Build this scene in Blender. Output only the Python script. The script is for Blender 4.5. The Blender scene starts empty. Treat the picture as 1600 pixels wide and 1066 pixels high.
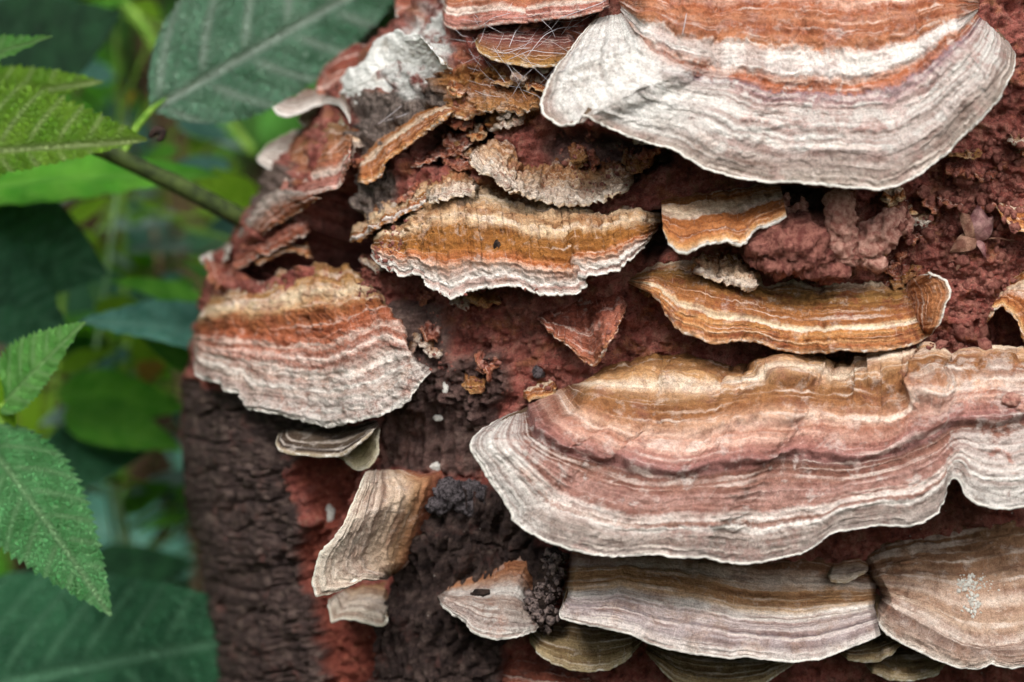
import bpy, math, random
import numpy as np

# ------------------------------------------------------------------ camera, sky, sun, exposure
S = 0.0002                 # metres for one photo pixel at the reference plane
DP = 4250.0                # camera distance in those pixels (0.85 m)
PITCH = math.radians(20)
REF = np.array([0.0, 0.0, 0.55])
RIGHT = np.array([1.0, 0, 0])
UP = np.array([0, math.sin(PITCH), math.cos(PITCH)])
BACK = np.array([0, -math.cos(PITCH), math.sin(PITCH)])

scene = bpy.context.scene
cam_d = bpy.data.cameras.new('camera')
cam = bpy.data.objects.new('camera', cam_d)
scene.collection.objects.link(cam)
scene.camera = cam
cam.location = REF + BACK * DP * S
cam.rotation_euler = (math.pi / 2 - PITCH, 0, 0)
cam_d.sensor_width = 36.0
cam_d.lens = 36.0 * DP / 1600.0
cam_d.clip_start = 0.05
cam_d.clip_end = 500.0
cam_d.dof.use_dof = True
cam_d.dof.focus_distance = (DP - 60) * S
cam_d.dof.aperture_fstop = cam_d.lens / 16.0

world = bpy.data.worlds.new('World')
scene.world = world
world.use_nodes = True
wn = world.node_tree
SUN_EL, SUN_AZ = math.radians(52), math.radians(-24)     # azimuth measured from the camera side (-Y), to the left
sky = wn.nodes.new('ShaderNodeTexSky')
sky.sky_type = 'NISHITA'
sky.sun_disc = False
sky.sun_elevation = SUN_EL
sky.sun_rotation = math.radians(180) - SUN_AZ * -1
sky.air_density = 1.0
sky.dust_density = 6.0
sky.ozone_density = 0.6
hs = wn.nodes.new('ShaderNodeHueSaturation')
hs.inputs['Saturation'].default_value = 0.35
wn.links.new(sky.outputs[0], hs.inputs['Color'])
wn.links.new(hs.outputs[0], wn.nodes['Background'].inputs['Color'])
wn.nodes['Background'].inputs['Strength'].default_value = 0.105
sun_d = bpy.data.lights.new('sun', 'SUN')
sun_d.energy = 1.35
sun_d.angle = math.radians(12)
sun_d.color = (1.0, 0.96, 0.9)
sun = bpy.data.objects.new('sun', sun_d)
scene.collection.objects.link(sun)
# light comes from the camera side (-Y), left of it and above
sdir = np.array([math.sin(SUN_AZ) * math.cos(SUN_EL), -math.cos(SUN_AZ) * math.cos(SUN_EL), math.sin(SUN_EL)])
from mathutils import Vector
sun.rotation_euler = Vector(sdir).to_track_quat('Z', 'Y').to_euler()
scene.view_settings.view_transform = 'Standard'
scene.view_settings.look = 'None'
scene.view_settings.gamma = 1.0
scene.view_settings.exposure = 0.78
scene.cycles.max_bounces = 6
scene.cycles.diffuse_bounces = 3
scene.cycles.transparent_max_bounces = 8
scene.cycles.use_denoising = True
scene.cycles.use_adaptive_sampling = True
scene.cycles.adaptive_threshold = 0.02
scene.cycles.adaptive_min_samples = 32

rng = np.random.default_rng(7)
random.seed(7)
COL = scene.collection

# ------------------------------------------------------------------ numpy helpers
_perm = np.random.default_rng(3).permutation(256).astype(np.int32)
_perm = np.concatenate([_perm, _perm, _perm])
_g = np.random.default_rng(4).normal(size=(256, 3)); _g /= np.linalg.norm(_g, axis=1)[:, None]

_g = _g.astype(np.float32)
_g0, _g1, _g2 = _g[:, 0].copy(), _g[:, 1].copy(), _g[:, 2].copy()
def noise(x, y, z=0.0):
    """gradient noise; a scalar z only picks a layer"""
    flat = np.ndim(z) == 0
    if flat:
        x, y = np.broadcast_arrays(np.asarray(x, np.float32), np.asarray(y, np.float32))
        zl = int(round(float(z)*7.3)) & 255
    else:
        x, y, z = np.broadcast_arrays(np.asarray(x, np.float32), np.asarray(y, np.float32), np.asarray(z, np.float32))
    xi, yi = np.floor(x).astype(np.int32), np.floor(y).astype(np.int32)
    fx, fy = x - xi, y - yi
    ux, uy = fx*fx*fx*(fx*(fx*6-15)+10), fy*fy*fy*(fy*(fy*6-15)+10)
    if flat:
        p0, p1 = _perm[xi & 255], _perm[(xi+1) & 255]
        y0, y1 = yi & 255, (yi+1) & 255
        def cor(p, yy, dx, dy):
            h = _perm[_perm[p + yy] + zl]
            return _g0[h]*dx + _g1[h]*dy
        a = cor(p0, y0, fx, fy); b = cor(p1, y0, fx-1, fy); c = cor(p0, y1, fx, fy-1); d = cor(p1, y1, fx-1, fy-1)
        a += ux*(b-a); c += ux*(d-c)
        return (a + uy*(c-a))*np.float32(1.8)
    zi = np.floor(z).astype(np.int32); fz = z - zi; uz = fz*fz*fz*(fz*(fz*6-15)+10)
    out = 0
    for dz in (0, 1):
        for dy in (0, 1):
            for dx in (0, 1):
                h = _perm[_perm[_perm[(xi + dx) & 255] + ((yi + dy) & 255)] + ((zi + dz) & 255)]
                out = out + (ux if dx else 1-ux)*(uy if dy else 1-uy)*(uz if dz else 1-uz)*(_g0[h]*(fx-dx) + _g1[h]*(fy-dy) + _g2[h]*(fz-dz))
    return out * np.float32(1.6)

def fbm(x, y, z=0.0, oct=4, gain=0.5):
    a, f, o = 1.0, 1.0, 0
    for k in range(oct):
        o = o + a * noise(x*f, y*f, (z + 1.7*k if np.ndim(z) == 0 else z*f + 17.0*k))
        a *= gain; f *= 2.03
    return o

def sstep(a, b, x):
    t = np.clip((x - a) / (b - a), 0, 1)
    return t*t*(3-2*t)

def camxyz(u, v, d):
    """photo pixel and depth towards the viewer -> camera-frame point, in pixels"""
    k = (DP - d) / DP
    return np.stack([(u - 800.0)*k, -(v - 533.0)*k, d + 0*k], -1)

M3 = np.stack([RIGHT, UP, BACK])
def toworld(p):
    return REF + S * (p @ M3)

def W(u, v, d):
    return toworld(camxyz(np.float64(u), np.float64(v), np.float64(d)))

def resample(pts, n, smooth=0, weight=None):
    p = np.array(pts, float)
    L = np.concatenate([[0], np.cumsum(np.linalg.norm(np.diff(p[:, :2], axis=0), axis=1))])
    s = np.linspace(0, L[-1], n)
    q = np.stack([np.interp(s, L, p[:, k]) for k in range(p.shape[1])], -1)
    for _ in range(smooth):
        q[1:-1] = 0.25*q[:-2] + 0.5*q[1:-1] + 0.25*q[2:]
    return q, L[-1]

def sd_poly(u, v, poly):
    """signed distance to a polygon, positive inside"""
    p = np.array(poly, float); n = len(p)
    d2 = np.full(u.shape, 1e12); inside = np.zeros(u.shape, bool)
    for i in range(n):
        a, b = p[i], p[(i+1) % n]
        e = b - a
        t = np.clip(((u-a[0])*e[0] + (v-a[1])*e[1]) / (e @ e + 1e-9), 0, 1)
        d2 = np.minimum(d2, (u-a[0]-t*e[0])**2 + (v-a[1]-t*e[1])**2)
        c = ((a[1] > v) != (b[1] > v)) & (u < (b[0]-a[0])*(v-a[1])/((b[1]-a[1]) + 1e-12) + a[0])
        inside ^= c
    return np.where(inside, 1, -1) * np.sqrt(d2)

# ------------------------------------------------------------------ object helpers
def mk(name, verts, faces, mat=None, parent=None, attrs=None, smooth=True, origin=None):
    me = bpy.data.meshes.new(name)
    verts = np.asarray(verts, float).reshape(-1, 3)
    if origin is not None:
        verts = verts - np.asarray(origin)
    faces = np.asarray(faces, np.int32)
    k = faces.shape[1]
    me.vertices.add(len(verts)); me.vertices.foreach_set('co', verts.astype(np.float32).ravel())
    me.loops.add(faces.size); me.loops.foreach_set('vertex_index', faces.ravel())
    me.polygons.add(len(faces))
    me.polygons.foreach_set('loop_start', np.arange(0, faces.size, k, dtype=np.int32))
    me.polygons.foreach_set('loop_total', np.full(len(faces), k, np.int32))
    me.polygons.foreach_set('use_smooth', np.full(len(faces), smooth, bool))
    for an, arr in (attrs or {}).items():
        arr = np.asarray(arr, np.float32)
        if arr.ndim == 2:
            at = me.attributes.new(an, 'FLOAT_VECTOR', 'POINT'); at.data.foreach_set('vector', arr.ravel())
        else:
            at = me.attributes.new(an, 'FLOAT', 'POINT'); at.data.foreach_set('value', arr.ravel())
    me.update(calc_edges=True)
    if mat is not None:
        me.materials.append(mat)
    o = bpy.data.objects.new(name, me)
    COL.objects.link(o)
    if origin is not None and parent is None:
        o.location = origin
    if parent is not None:
        o.parent = parent
    return o

def gridfaces(nr, nc, off=0, wrap=False):
    i = np.arange(nr-1)[:, None]; j = np.arange(nc if wrap else nc-1)[None, :]
    jn = (j + 1) % nc
    a = i*nc + j; b = i*nc + jn; c = (i+1)*nc + jn; d = (i+1)*nc + j
    return np.stack([a, d, c, b], -1).reshape(-1, 4) + off

def compact(verts, faces, attrs):
    used, inv = np.unique(faces, return_inverse=True)
    return verts[used], inv.reshape(faces.shape), {k: a[used] for k, a in attrs.items()}

def tag(o, label=None, cat=None, group=None, kind=None):
    if label: o['label'] = label
    if cat: o['category'] = cat
    if group: o['group'] = group
    if kind: o['kind'] = kind
    return o

def empty(name, loc):
    o = bpy.data.objects.new(name, None); COL.objects.link(o)
    o.location = loc; o.empty_display_size = 0.01
    return o

# ------------------------------------------------------------------ material helpers
def lin(h, k=1.0):
    if not isinstance(h, str):
        return tuple(h[:3]) + (1.0,)
    c = [int(h[i:i+2], 16)/255 for i in (0, 2, 4)]
    return tuple(k*(x/12.92 if x <= 0.04045 else ((x+0.055)/1.055)**2.4) for x in c) + (1.0,)

class NT:
    def __init__(s, name):
        s.mat = bpy.data.materials.new(name); s.mat.use_nodes = True
        s.t = s.mat.node_tree; s.t.nodes.clear()
        s.out = s.t.nodes.new('ShaderNodeOutputMaterial')
        s.tc = None
    def n(s, ty, **kw):
        nd = s.t.nodes.new(ty)
        for k, v in kw.items(): setattr(nd, k, v)
        return nd
    def l(s, a, b): s.t.links.new(a, b)
    def put(s, sock, v):
        if hasattr(v, 'is_output') or isinstance(v, bpy.types.NodeSocket): s.l(v, sock)
        else: sock.default_value = v
    def math(s, op, a, b=None, c=None, clamp=False):
        nd = s.n('ShaderNodeMath', operation=op); nd.use_clamp = clamp
        s.put(nd.inputs[0], a)
        if b is not None: s.put(nd.inputs[1], b)
        if c is not None: s.put(nd.inputs[2], c)
        return nd.outputs[0]
    def mapr(s, x, a, b, c=0.0, d=1.0):
        nd = s.n('ShaderNodeMapRange'); nd.interpolation_type = 'SMOOTHSTEP'
        s.put(nd.inputs[0], x)
        for i, q in enumerate((a, b, c, d)): nd.inputs[i+1].default_value = q
        return nd.outputs[0]
    def mix(s, f, a, b, mode='MIX'):
        nd = s.n('ShaderNodeMix', data_type='RGBA', blend_type=mode)
        s.put(nd.inputs[0], f); s.put(nd.inputs[6], a); s.put(nd.inputs[7], b)
        return nd.outputs[2]
    def attr(s, name):
        nd = s.n('ShaderNodeAttribute'); nd.attribute_name = name
        return nd
    def obj(s):
        if s.tc is None: s.tc = s.n('ShaderNodeNewGeometry')
        return s.tc.outputs['Position']
    def scaled(s, v, k):
        nd = s.n('ShaderNodeVectorMath', operation='MULTIPLY'); s.put(nd.inputs[0], v); nd.inputs[1].default_value = k
        return nd.outputs[0]
    def noise(s, vec, scale, detail=4.0, rough=0.55, dist=0.0):
        nd = s.n('ShaderNodeTexNoise'); s.put(nd.inputs['Vector'], vec)
        nd.inputs['Scale'].default_value = scale; nd.inputs['Detail'].default_value = detail
        nd.inputs['Roughness'].default_value = rough; nd.inputs['Distortion'].default_value = dist
        return nd.outputs['Fac']
    def voro(s, vec, scale, feature='F1'):
        nd = s.n('ShaderNodeTexVoronoi', feature=feature); s.put(nd.inputs['Vector'], vec)
        nd.inputs['Scale'].default_value = scale
        return nd
    def ramp(s, fac, stops, interp='LINEAR'):
        nd = s.n('ShaderNodeValToRGB'); cr = nd.color_ramp; cr.interpolation = interp
        s.l(fac, nd.inputs[0])
        stops = sorted(stops, key=lambda q: q[0])
        while len(cr.elements) < len(stops): cr.elements.new(0.5)
        for e, (p, c) in zip(cr.elements, stops):
            e.position = p; e.color = c if not isinstance(c, str) else lin(c)
        return nd.outputs[0]
    def bump(s, h, strength=0.5, dist=0.001, normal=None):
        nd = s.n('ShaderNodeBump'); nd.inputs['Strength'].default_value = strength
        nd.inputs['Distance'].default_value = dist; s.l(h, nd.inputs['Height'])
        if normal is not None: s.l(normal, nd.inputs['Normal'])
        return nd.outputs[0]
    def principled(s, col, rough=0.85, spec=0.25, normal=None, trans=None, sheen=0.0):
        p = s.n('ShaderNodeBsdfPrincipled')
        s.put(p.inputs['Base Color'], col); s.put(p.inputs['Roughness'], rough)
        p.inputs['Specular IOR Level'].default_value = spec
        if sheen: p.inputs['Sheen Weight'].default_value = sheen
        if normal is not None: s.l(normal, p.inputs['Normal'])
        o = p.outputs[0]
        if trans is not None:
            tr = s.n('ShaderNodeBsdfTranslucent'); s.put(tr.inputs['Color'], trans[0])
            if normal is not None: s.l(normal, tr.inputs['Normal'])
            mx = s.n('ShaderNodeMixShader'); mx.inputs[0].default_value = trans[1]
            s.l(o, mx.inputs[1]); s.l(tr.outputs[0], mx.inputs[2]); o = mx.outputs[0]
        s.l(o, s.out.inputs['Surface'])
        return s.mat

def soft(c, k=0.04):
    r, g, b, _ = lin(c); l = .3*r + .55*g + .15*b
    return (r + (l*1.04-r)*k, g + (l*.98-g)*k, b + (l*1.0-b)*k, 1.0)

def fungus_mat(name, stops, white=0.35, warp=0.05, stain='7a4a3a', stain_amt=0.25, speck=0.3, nrings=26.0):
    """zoned cap: the ramp runs from the wood (0) to the margin (1); st = (along, band, crust mask)"""
    m = NT(name)
    st = m.attr('st').outputs['Vector']
    sep = m.n('ShaderNodeSeparateXYZ'); m.l(st, sep.inputs[0])
    a, t, wmask = sep.outputs[0], sep.outputs[1], sep.outputs[2]
    pos = m.obj()
    n1 = m.noise(m.scaled(st, (1.1, 5, 0)), 1.0, 2.0)
    n2 = m.noise(m.scaled(st, (7, 26, 0)), 1.0, 2.0)
    n3 = m.noise(pos, 900.0, 1.5, 0.6)
    tt = m.math('ADD', t, m.math('MULTIPLY', m.math('SUBTRACT', n1, 0.5), warp*2.0))
    tt = m.math('ADD', tt, m.math('MULTIPLY', m.math('SUBTRACT', n2, 0.5), warp*0.7))
    tt = m.math('ADD', tt, m.math('MULTIPLY', m.math('SUBTRACT', n3, 0.5), warp*0.8))
    # keep the margin where it is
    keep = m.mapr(t, 0.86, 0.99)
    tt = m.math('ADD', m.math('MULTIPLY', tt, m.math('SUBTRACT', 1.0, keep)), m.math('MULTIPLY', t, keep))
    col = m.ramp(tt, [(p, soft(c)) for p, c in stops])
    # fine concentric lines, stronger in some sectors than in others
    tl = m.math('ADD', t, m.math('MULTIPLY', m.math('SUBTRACT', n1, 0.5), warp*1.3))
    tl = m.math('ADD', tl, m.math('MULTIPLY', m.math('SUBTRACT', n2, 0.5), 0.012))
    w2 = m.n('ShaderNodeCombineXYZ'); m.l(m.math('MULTIPLY', a, 0.22), w2.inputs[0]); m.l(m.math('MULTIPLY', tl, nrings), w2.inputs[1])
    lines = m.noise(w2.outputs[0], 1.0, 2.0, 0.55)
    l1 = m.mapr(lines, 0.40, 0.56)
    sect = m.mapr(m.noise(m.scaled(st, (1.6, 2.5, 0)), 1.0, 2.0), 0.38, 0.60, 0.20, 1.0)
    dark = m.mix(1.0, col, lin('a8867a'), 'MULTIPLY')
    col = m.mix(m.math('MULTIPLY', m.math('SUBTRACT', 1.0, l1), m.math('MULTIPLY', sect, 0.6)), col, dark)
    pale = m.mix(0.62, col, lin('efe2d8'))
    l2 = m.mapr(lines, 0.56, 0.63)
    col = m.mix(m.math('MULTIPLY', l2, m.math('MULTIPLY', sect, 0.75)), col, pale)
    # stains
    b1 = m.noise(pos, 120.0, 5.0, 0.72)
    col = m.mix(m.math('MULTIPLY', m.mapr(b1, 0.50, 0.64), stain_amt), col, lin(stain))
    b3 = m.noise(pos, 210.0, 4.0, 0.7)
    col = m.mix(m.mapr(b3, 0.54, 0.68, 0.0, 0.40), col, m.mix(0.6, col, lin('e4dad2')))
    col = m.mix(m.mapr(b3, 0.46, 0.33, 0.0, 0.40), col, m.mix(1.0, col, lin('96786c'), 'MULTIPLY'))
    # powdery crust
    b2 = m.noise(pos, 150.0, 5.0, 0.7, 0.4)
    wf = m.math('MULTIPLY_ADD', wmask, 0.34, m.math('SUBTRACT', b2, 0.62 - 0.12*white))
    wf = m.mapr(wf, 0.0, 0.10)
    gate = m.math('MAXIMUM', m.math('MULTIPLY', m.math('MULTIPLY', m.mapr(t, 0.15, 0.75), white), m.mapr(t, .97, .86)), wmask)
    crust = m.mix(m.mapr(lines, .36, .60), lin('a89c96'), lin('d8d6d1'))
    wf = m.math('MULTIPLY', wf, m.math('MAXIMUM', m.mapr(lines, .30, .5, .45, 1.0), m.mapr(wmask, .3, .8)))
    crust = m.mix(m.math('MULTIPLY', m.mapr(wmask, .3, .9), .7), crust, m.mix(m.mapr(b3, .35, .55), lin('b0a8a2'), lin('dcdad6')))
    col = m.mix(m.math('MULTIPLY', wf, gate, clamp=True), col, crust)
    # hair-thin radial fibres and cracks
    fb = m.noise(m.scaled(st, (34, 3.2, 0)), 1.0, 2.0, 0.6)
    col = m.mix(m.mapr(fb, 0.62, 0.78, 0.0, 0.3), col, lin('e6dcd4'))
    # grain
    gr = m.noise(pos, 2600.0, 2.0, 0.7)
    g2 = m.noise(pos, 700.0, 2.0, 0.6)
    shade = m.math('ADD', m.mapr(gr, 0.25, 0.75, 0.62, 1.22), m.mapr(g2, 0.25, 0.75, -0.14, 0.14))
    cm = m.n('ShaderNodeCombineXYZ')
    for i in range(3): m.l(shade, cm.inputs[i])
    col = m.mix(1.0, col, cm.outputs[0], 'MULTIPLY')
    # dark specks
    v = m.voro(pos, 330.0)
    sp = m.math('MULTIPLY', m.mapr(v.outputs['Distance'], 0.05, 0.17, 1.0, 0.0), m.mapr(m.noise(pos, 60.0, 2.0), 0.52, 0.62))
    col = m.mix(m.math('MULTIPLY', sp, speck), col, lin('3a2622'))
    h = m.math('ADD', m.math('MULTIPLY', lines, 1.7), m.math('MULTIPLY', gr, 0.4))
    h = m.math('ADD', h, m.math('MULTIPLY', b2, 0.3))
    h = m.math('ADD', h, m.math('MULTIPLY', g2, 0.6))
    nb = m.bump(h, 0.75, 0.0011)
    return m.principled(col, 0.88, 0.18, nb)

def plain_mat(name, c1, c2, scale=400.0, bump=0.5, rough=0.9, spec=0.2, dist=0.0008, contrast=(0.35, 0.65), trans=None):
    m = NT(name); pos = m.obj()
    a = m.noise(pos, scale, 6.0, 0.65)
    b = m.noise(pos, scale*6, 3.0, 0.6)
    col = m.mix(m.mapr(a, *contrast), lin(c1), lin(c2))
    col = m.mix(m.mapr(b, 0.4, 0.75, 0, 0.35), col, lin(c1, 0.5))
    nb = m.bump(m.math('ADD', a, m.math('MULTIPLY', b, 0.5)), bump, dist)
    return m.principled(col, rough, spec, nb, trans)

# ------------------------------------------------------------------ the stump's body
LV = np.array([-420, -300, -150, 0, 60, 110, 150, 200, 260, 300, 350, 400, 450, 520, 600, 700, 780, 900, 1066, 1500, 2400, 3700.])
LU = np.array([ 960,  850,  735, 645, 590, 545, 520, 480, 425, 402, 372, 345, 322, 306, 284, 287, 292, 322, 347, 300, 250, 200.])
RV = np.array([-420, -300, 0, 400, 1066, 3700.])
RU = np.array([1500, 1800, 2080, 2230, 2260, 2330.])
def trunk_ab(v):
    l = np.interp(v, LV, LU); r = np.interp(v, RV, RU)
    return (l + r)/2, (r - l)/2
def trunk_d0(v):
    return np.where(v < 1066, -(v - 533)*0.17, -(533*0.17) - (v-1066)*0.34) + np.where(v < 60, -(60 - v)*0.25, 0)
PE = 2.5
def trunk_d(u, v):
    c, a = trunk_ab(v)
    s = np.clip(np.abs((u - c)/a), 0, 1)
    return trunk_d0(v) + 0.68*a*((1 - s**PE)**(1/PE) - 1)

regions = {
 'bark_left': [(255,585),(330,600),(380,615),(500,655),(470,700),(462,760),(490,830),(470,900),(500,980),(520,1120),(240,1120)],
 'groove': [(462,690),(560,725),(548,800),(505,865),(510,930),(600,975),(596,1120),(505,1120),(492,960),(470,880),(490,800)],
 'ridge': [(655,790),(690,752),(790,748),(860,850),(885,890),(810,965),(792,1000),(784,1120),(598,1120),(592,1000),(632,900),(640,840)],
 'block': [(590,482),(640,468),(690,474),(700,560),(660,590),(600,600)],
 'postwood': [(594,520),(650,540),(720,560),(790,600),(770,690),(742,735),(640,735),(594,735)],
 'knob': [(638,585),(700,548),(790,545),(800,600),(770,640),(700,640),(650,640)],
 'hollow': [(352,425),(395,385),(440,350),(500,300),(548,250),(560,370),(590,400),(540,420),(470,410),(400,440)],
 'greywood': [(553,300),(553,170),(560,140),(700,125),(735,160),(640,205),(610,240),(620,320),(600,372),(548,372)],
 'void_a': [(650,240),(690,188),(760,172),(752,215),(690,262)],
 'void_b': [(840,235),(880,195),(1000,215),(1050,242),(1020,275),(930,285),(860,270)],
 'void_c': [(990,350),(1010,330),(1048,335),(1048,385),(1010,402)],
 'void_d': [(1190,300),(1240,290),(1300,300),(1310,330),(1240,340)],
 'ochre': [(690,120),(780,95),(850,130),(838,175),(760,200),(690,180)],
 'ochre_b': [(560,380),(640,330),(720,280),(840,290),(900,330),(760,340),(640,390)],
 'post_left': [(392,258),(452,264),(458,320),(440,345),(396,350)],
 'whitetop': [(600,120),(640,40),(700,-10),(720,20),(690,60),(700,110),(640,150)],
}
NF, NR = 610, 460
phi = np.linspace(-1, 1, NF); sfr = np.sign(phi)*(1 - (1-np.abs(phi))**1.35)         # front half, denser near the middle
vrow = np.concatenate([np.linspace(-420, -60, 40, endpoint=False), np.linspace(-60, 1130, NR, endpoint=False), np.linspace(1130, 3650, 50)])
vg, sg = np.meshgrid(vrow, sfr, indexing='ij')
cg, ag = trunk_ab(vg)
ug = cg + ag*sg
dg = trunk_d(ug, vg)
wu = ug + 15*fbm(ug/60, vg/60, 3.3, 5, .6) ; wv = vg + 15*fbm(ug/60, vg/60, 9.7, 5, .6)
R = {k: sd_poly(wu, wv, p) for k, p in regions.items()}
inn = lambda k, w=10: sstep(-w, w, R[k])
def plates(u, v, rh, pw, seed, warp=10):
    """a running bond of uneven plates: distance to the nearest joint, and an id"""
    x = u + warp*fbm(u/70, v/70, seed, 3); y = v + warp*fbm(u/70, v/70, seed+5, 3)
    row = np.floor(y/rh); fy = y/rh - row
    hsh = np.sin(row*12.9898 + seed)*43758.5453; off = hsh - np.floor(hsh)
    wrow = pw*(0.75 + 0.6*off)
    xx = x/wrow + off*7.3; colm = np.floor(xx); fx = xx - colm
    d = np.minimum(np.minimum(fy, 1-fy)*rh, np.minimum(fx, 1-fx)*wrow)
    return d, (row*977 + colm).astype(np.int64)
pdL, pidL = plates(ug, vg, 46, 88, 2.1, 16)
pdR, pidR = plates(ug, vg, 210, 27, 6.4, 20)
bark = np.maximum(inn('bark_left', 3), inn('ridge', 4))
vv = vg > 1120
bark = np.maximum(bark, sstep(1100, 1160, vg))
bark = np.maximum(bark, .85*np.maximum.reduce([inn(q, 9) for q in ('hollow', 'void_a', 'void_b', 'void_c', 'void_d')]))  # dark brown cavity wood plus its shade, painted through the bark mask
bark = np.maximum(bark, .7*np.maximum.reduce([inn('postwood', 6), inn('block', 5), .9*inn('knob', 6)]))
base_n = 16*fbm(ug/130, vg/110, 1.2, 3) + 14*fbm(ug/38, vg/32, 4.2, 4, 0.6)*(1 - .85*bark)
crumb = fbm(ug/11, vg/10, 7.1, 4, 0.65)
rel = base_n + 4.5*crumb*(1-0.6*bark)*(1-.7*inn('ridge', 4))
ridged = 1 - np.abs(noise(ug/26, vg/24, 2.2))*2
rel += 6*np.clip(ridged, -1, 1)*(1-bark)
barkL = inn('bark_left', 3); ridge = inn('ridge', 4)
def hashid(i): 
    h = np.sin(i*78.233)*43758.5453; return h - np.floor(h)
rel += barkL*(-17*(1 - sstep(0.5, 4.2, pdL))*sstep(-.3, .15, noise(ug/60, vg/45, 14.2)) + 8*hashid(pidL) + 5.0*(1-2.2*np.abs(noise(ug/34 + .4*noise(ug/20, vg/20, 3.), vg/9, 5.5))) + 3*fbm(ug/14, vg/5, 5.9, 3, .7) + 11*fbm(ug/42, vg/260, 5.1, 3))
rel += ridge*(34 - 13*(1 - sstep(0.5, 6, pdR)) + 6*hashid(pidR) + 11*(1-2.2*np.abs(noise(ug/15 + .5*noise(ug/30, vg/40, 3.), vg/120, 3.5))) + 5*(1-2.2*np.abs(noise(ug/6, vg/60, 4.5))))
rel += -30*inn('groove', 6) + 26*inn('block', 5) + 15*inn('postwood', 8)*fbm(ug/13, vg/90, 8.8, 4, .6)
rel += inn('knob', 10)*(30 + 16*fbm(ug/14, vg/14, 11.5, 4, .7))
rel += -230*inn('hollow', 7) - 60*inn('void_a', 10) - 60*inn('void_b', 16) - 80*inn('void_c', 8) - 60*inn('void_d', 8)
rel += inn('greywood', 8)*(5*fbm(ug/6, vg/60, 1.9, 3)) + inn('ochre', 12)*(14 + 12*fbm(ug/22, vg/9, 4.4, 4, .65)) + inn('ochre_b', 12)*9*fbm(ug/22, vg/9, 6.4, 4, .65)
rel_s = rel.copy()
for _ in range(6):
    rel_s[1:-1] = (rel_s[:-2] + rel_s[1:-1] + rel_s[2:])/3; rel_s[:, 1:-1] = (rel_s[:, :-2] + rel_s[:, 1:-1] + rel_s[:, 2:])/3
def relief(u, v):
    c, a = trunk_ab(v); ph = np.clip((u-c)/a, -1, 1)
    ii = np.clip(np.round(np.interp(v, vrow, np.arange(len(vrow)))).astype(int), 0, len(vrow)-1)
    jj = np.clip(np.round(np.interp(ph, sfr, np.arange(NF))).astype(int), 0, NF-1)
    return rel_s[ii, jj]
# the silhouette side stays close to the traced outline
edge = sstep(0.86, 1.0, np.abs(sg))
P = camxyz(ug, vg, dg)
du = np.gradient(P, axis=1); dv = np.gradient(P, axis=0)
nrm = np.cross(dv, du); nrm /= np.linalg.norm(nrm, axis=-1, keepdims=True) + 1e-9
P = P + nrm*rel[..., None]*(1 - 0.3*edge[..., None])
red = np.clip(0.75 + 0.5*fbm(ug/90, vg/80, 20.1, 4) , 0, 1)*(1 - bark)
grey = np.maximum.reduce([inn('greywood', 10), 0.6*inn('postwood', 10), 0.75*inn('block', 10), 0.55*inn('knob', 10), .9*inn('post_left', 8)])
ochre = np.maximum(inn('ochre', 14), 0.8*inn('ochre_b', 14))
ochre = np.clip(ochre + 0.35*sstep(0.25, 0.7, fbm(ug/45, vg/35, 31.7, 4))*(vg < 620), 0, 1)*(1-bark)
whitem = inn('whitetop', 10)
gred = inn('groove', 4)
st = {'mask': np.stack([bark, grey, ochre], -1).reshape(-1, 3), 'mask_b': np.stack([whitem, gred, ridge], -1).reshape(-1, 3)}

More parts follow.
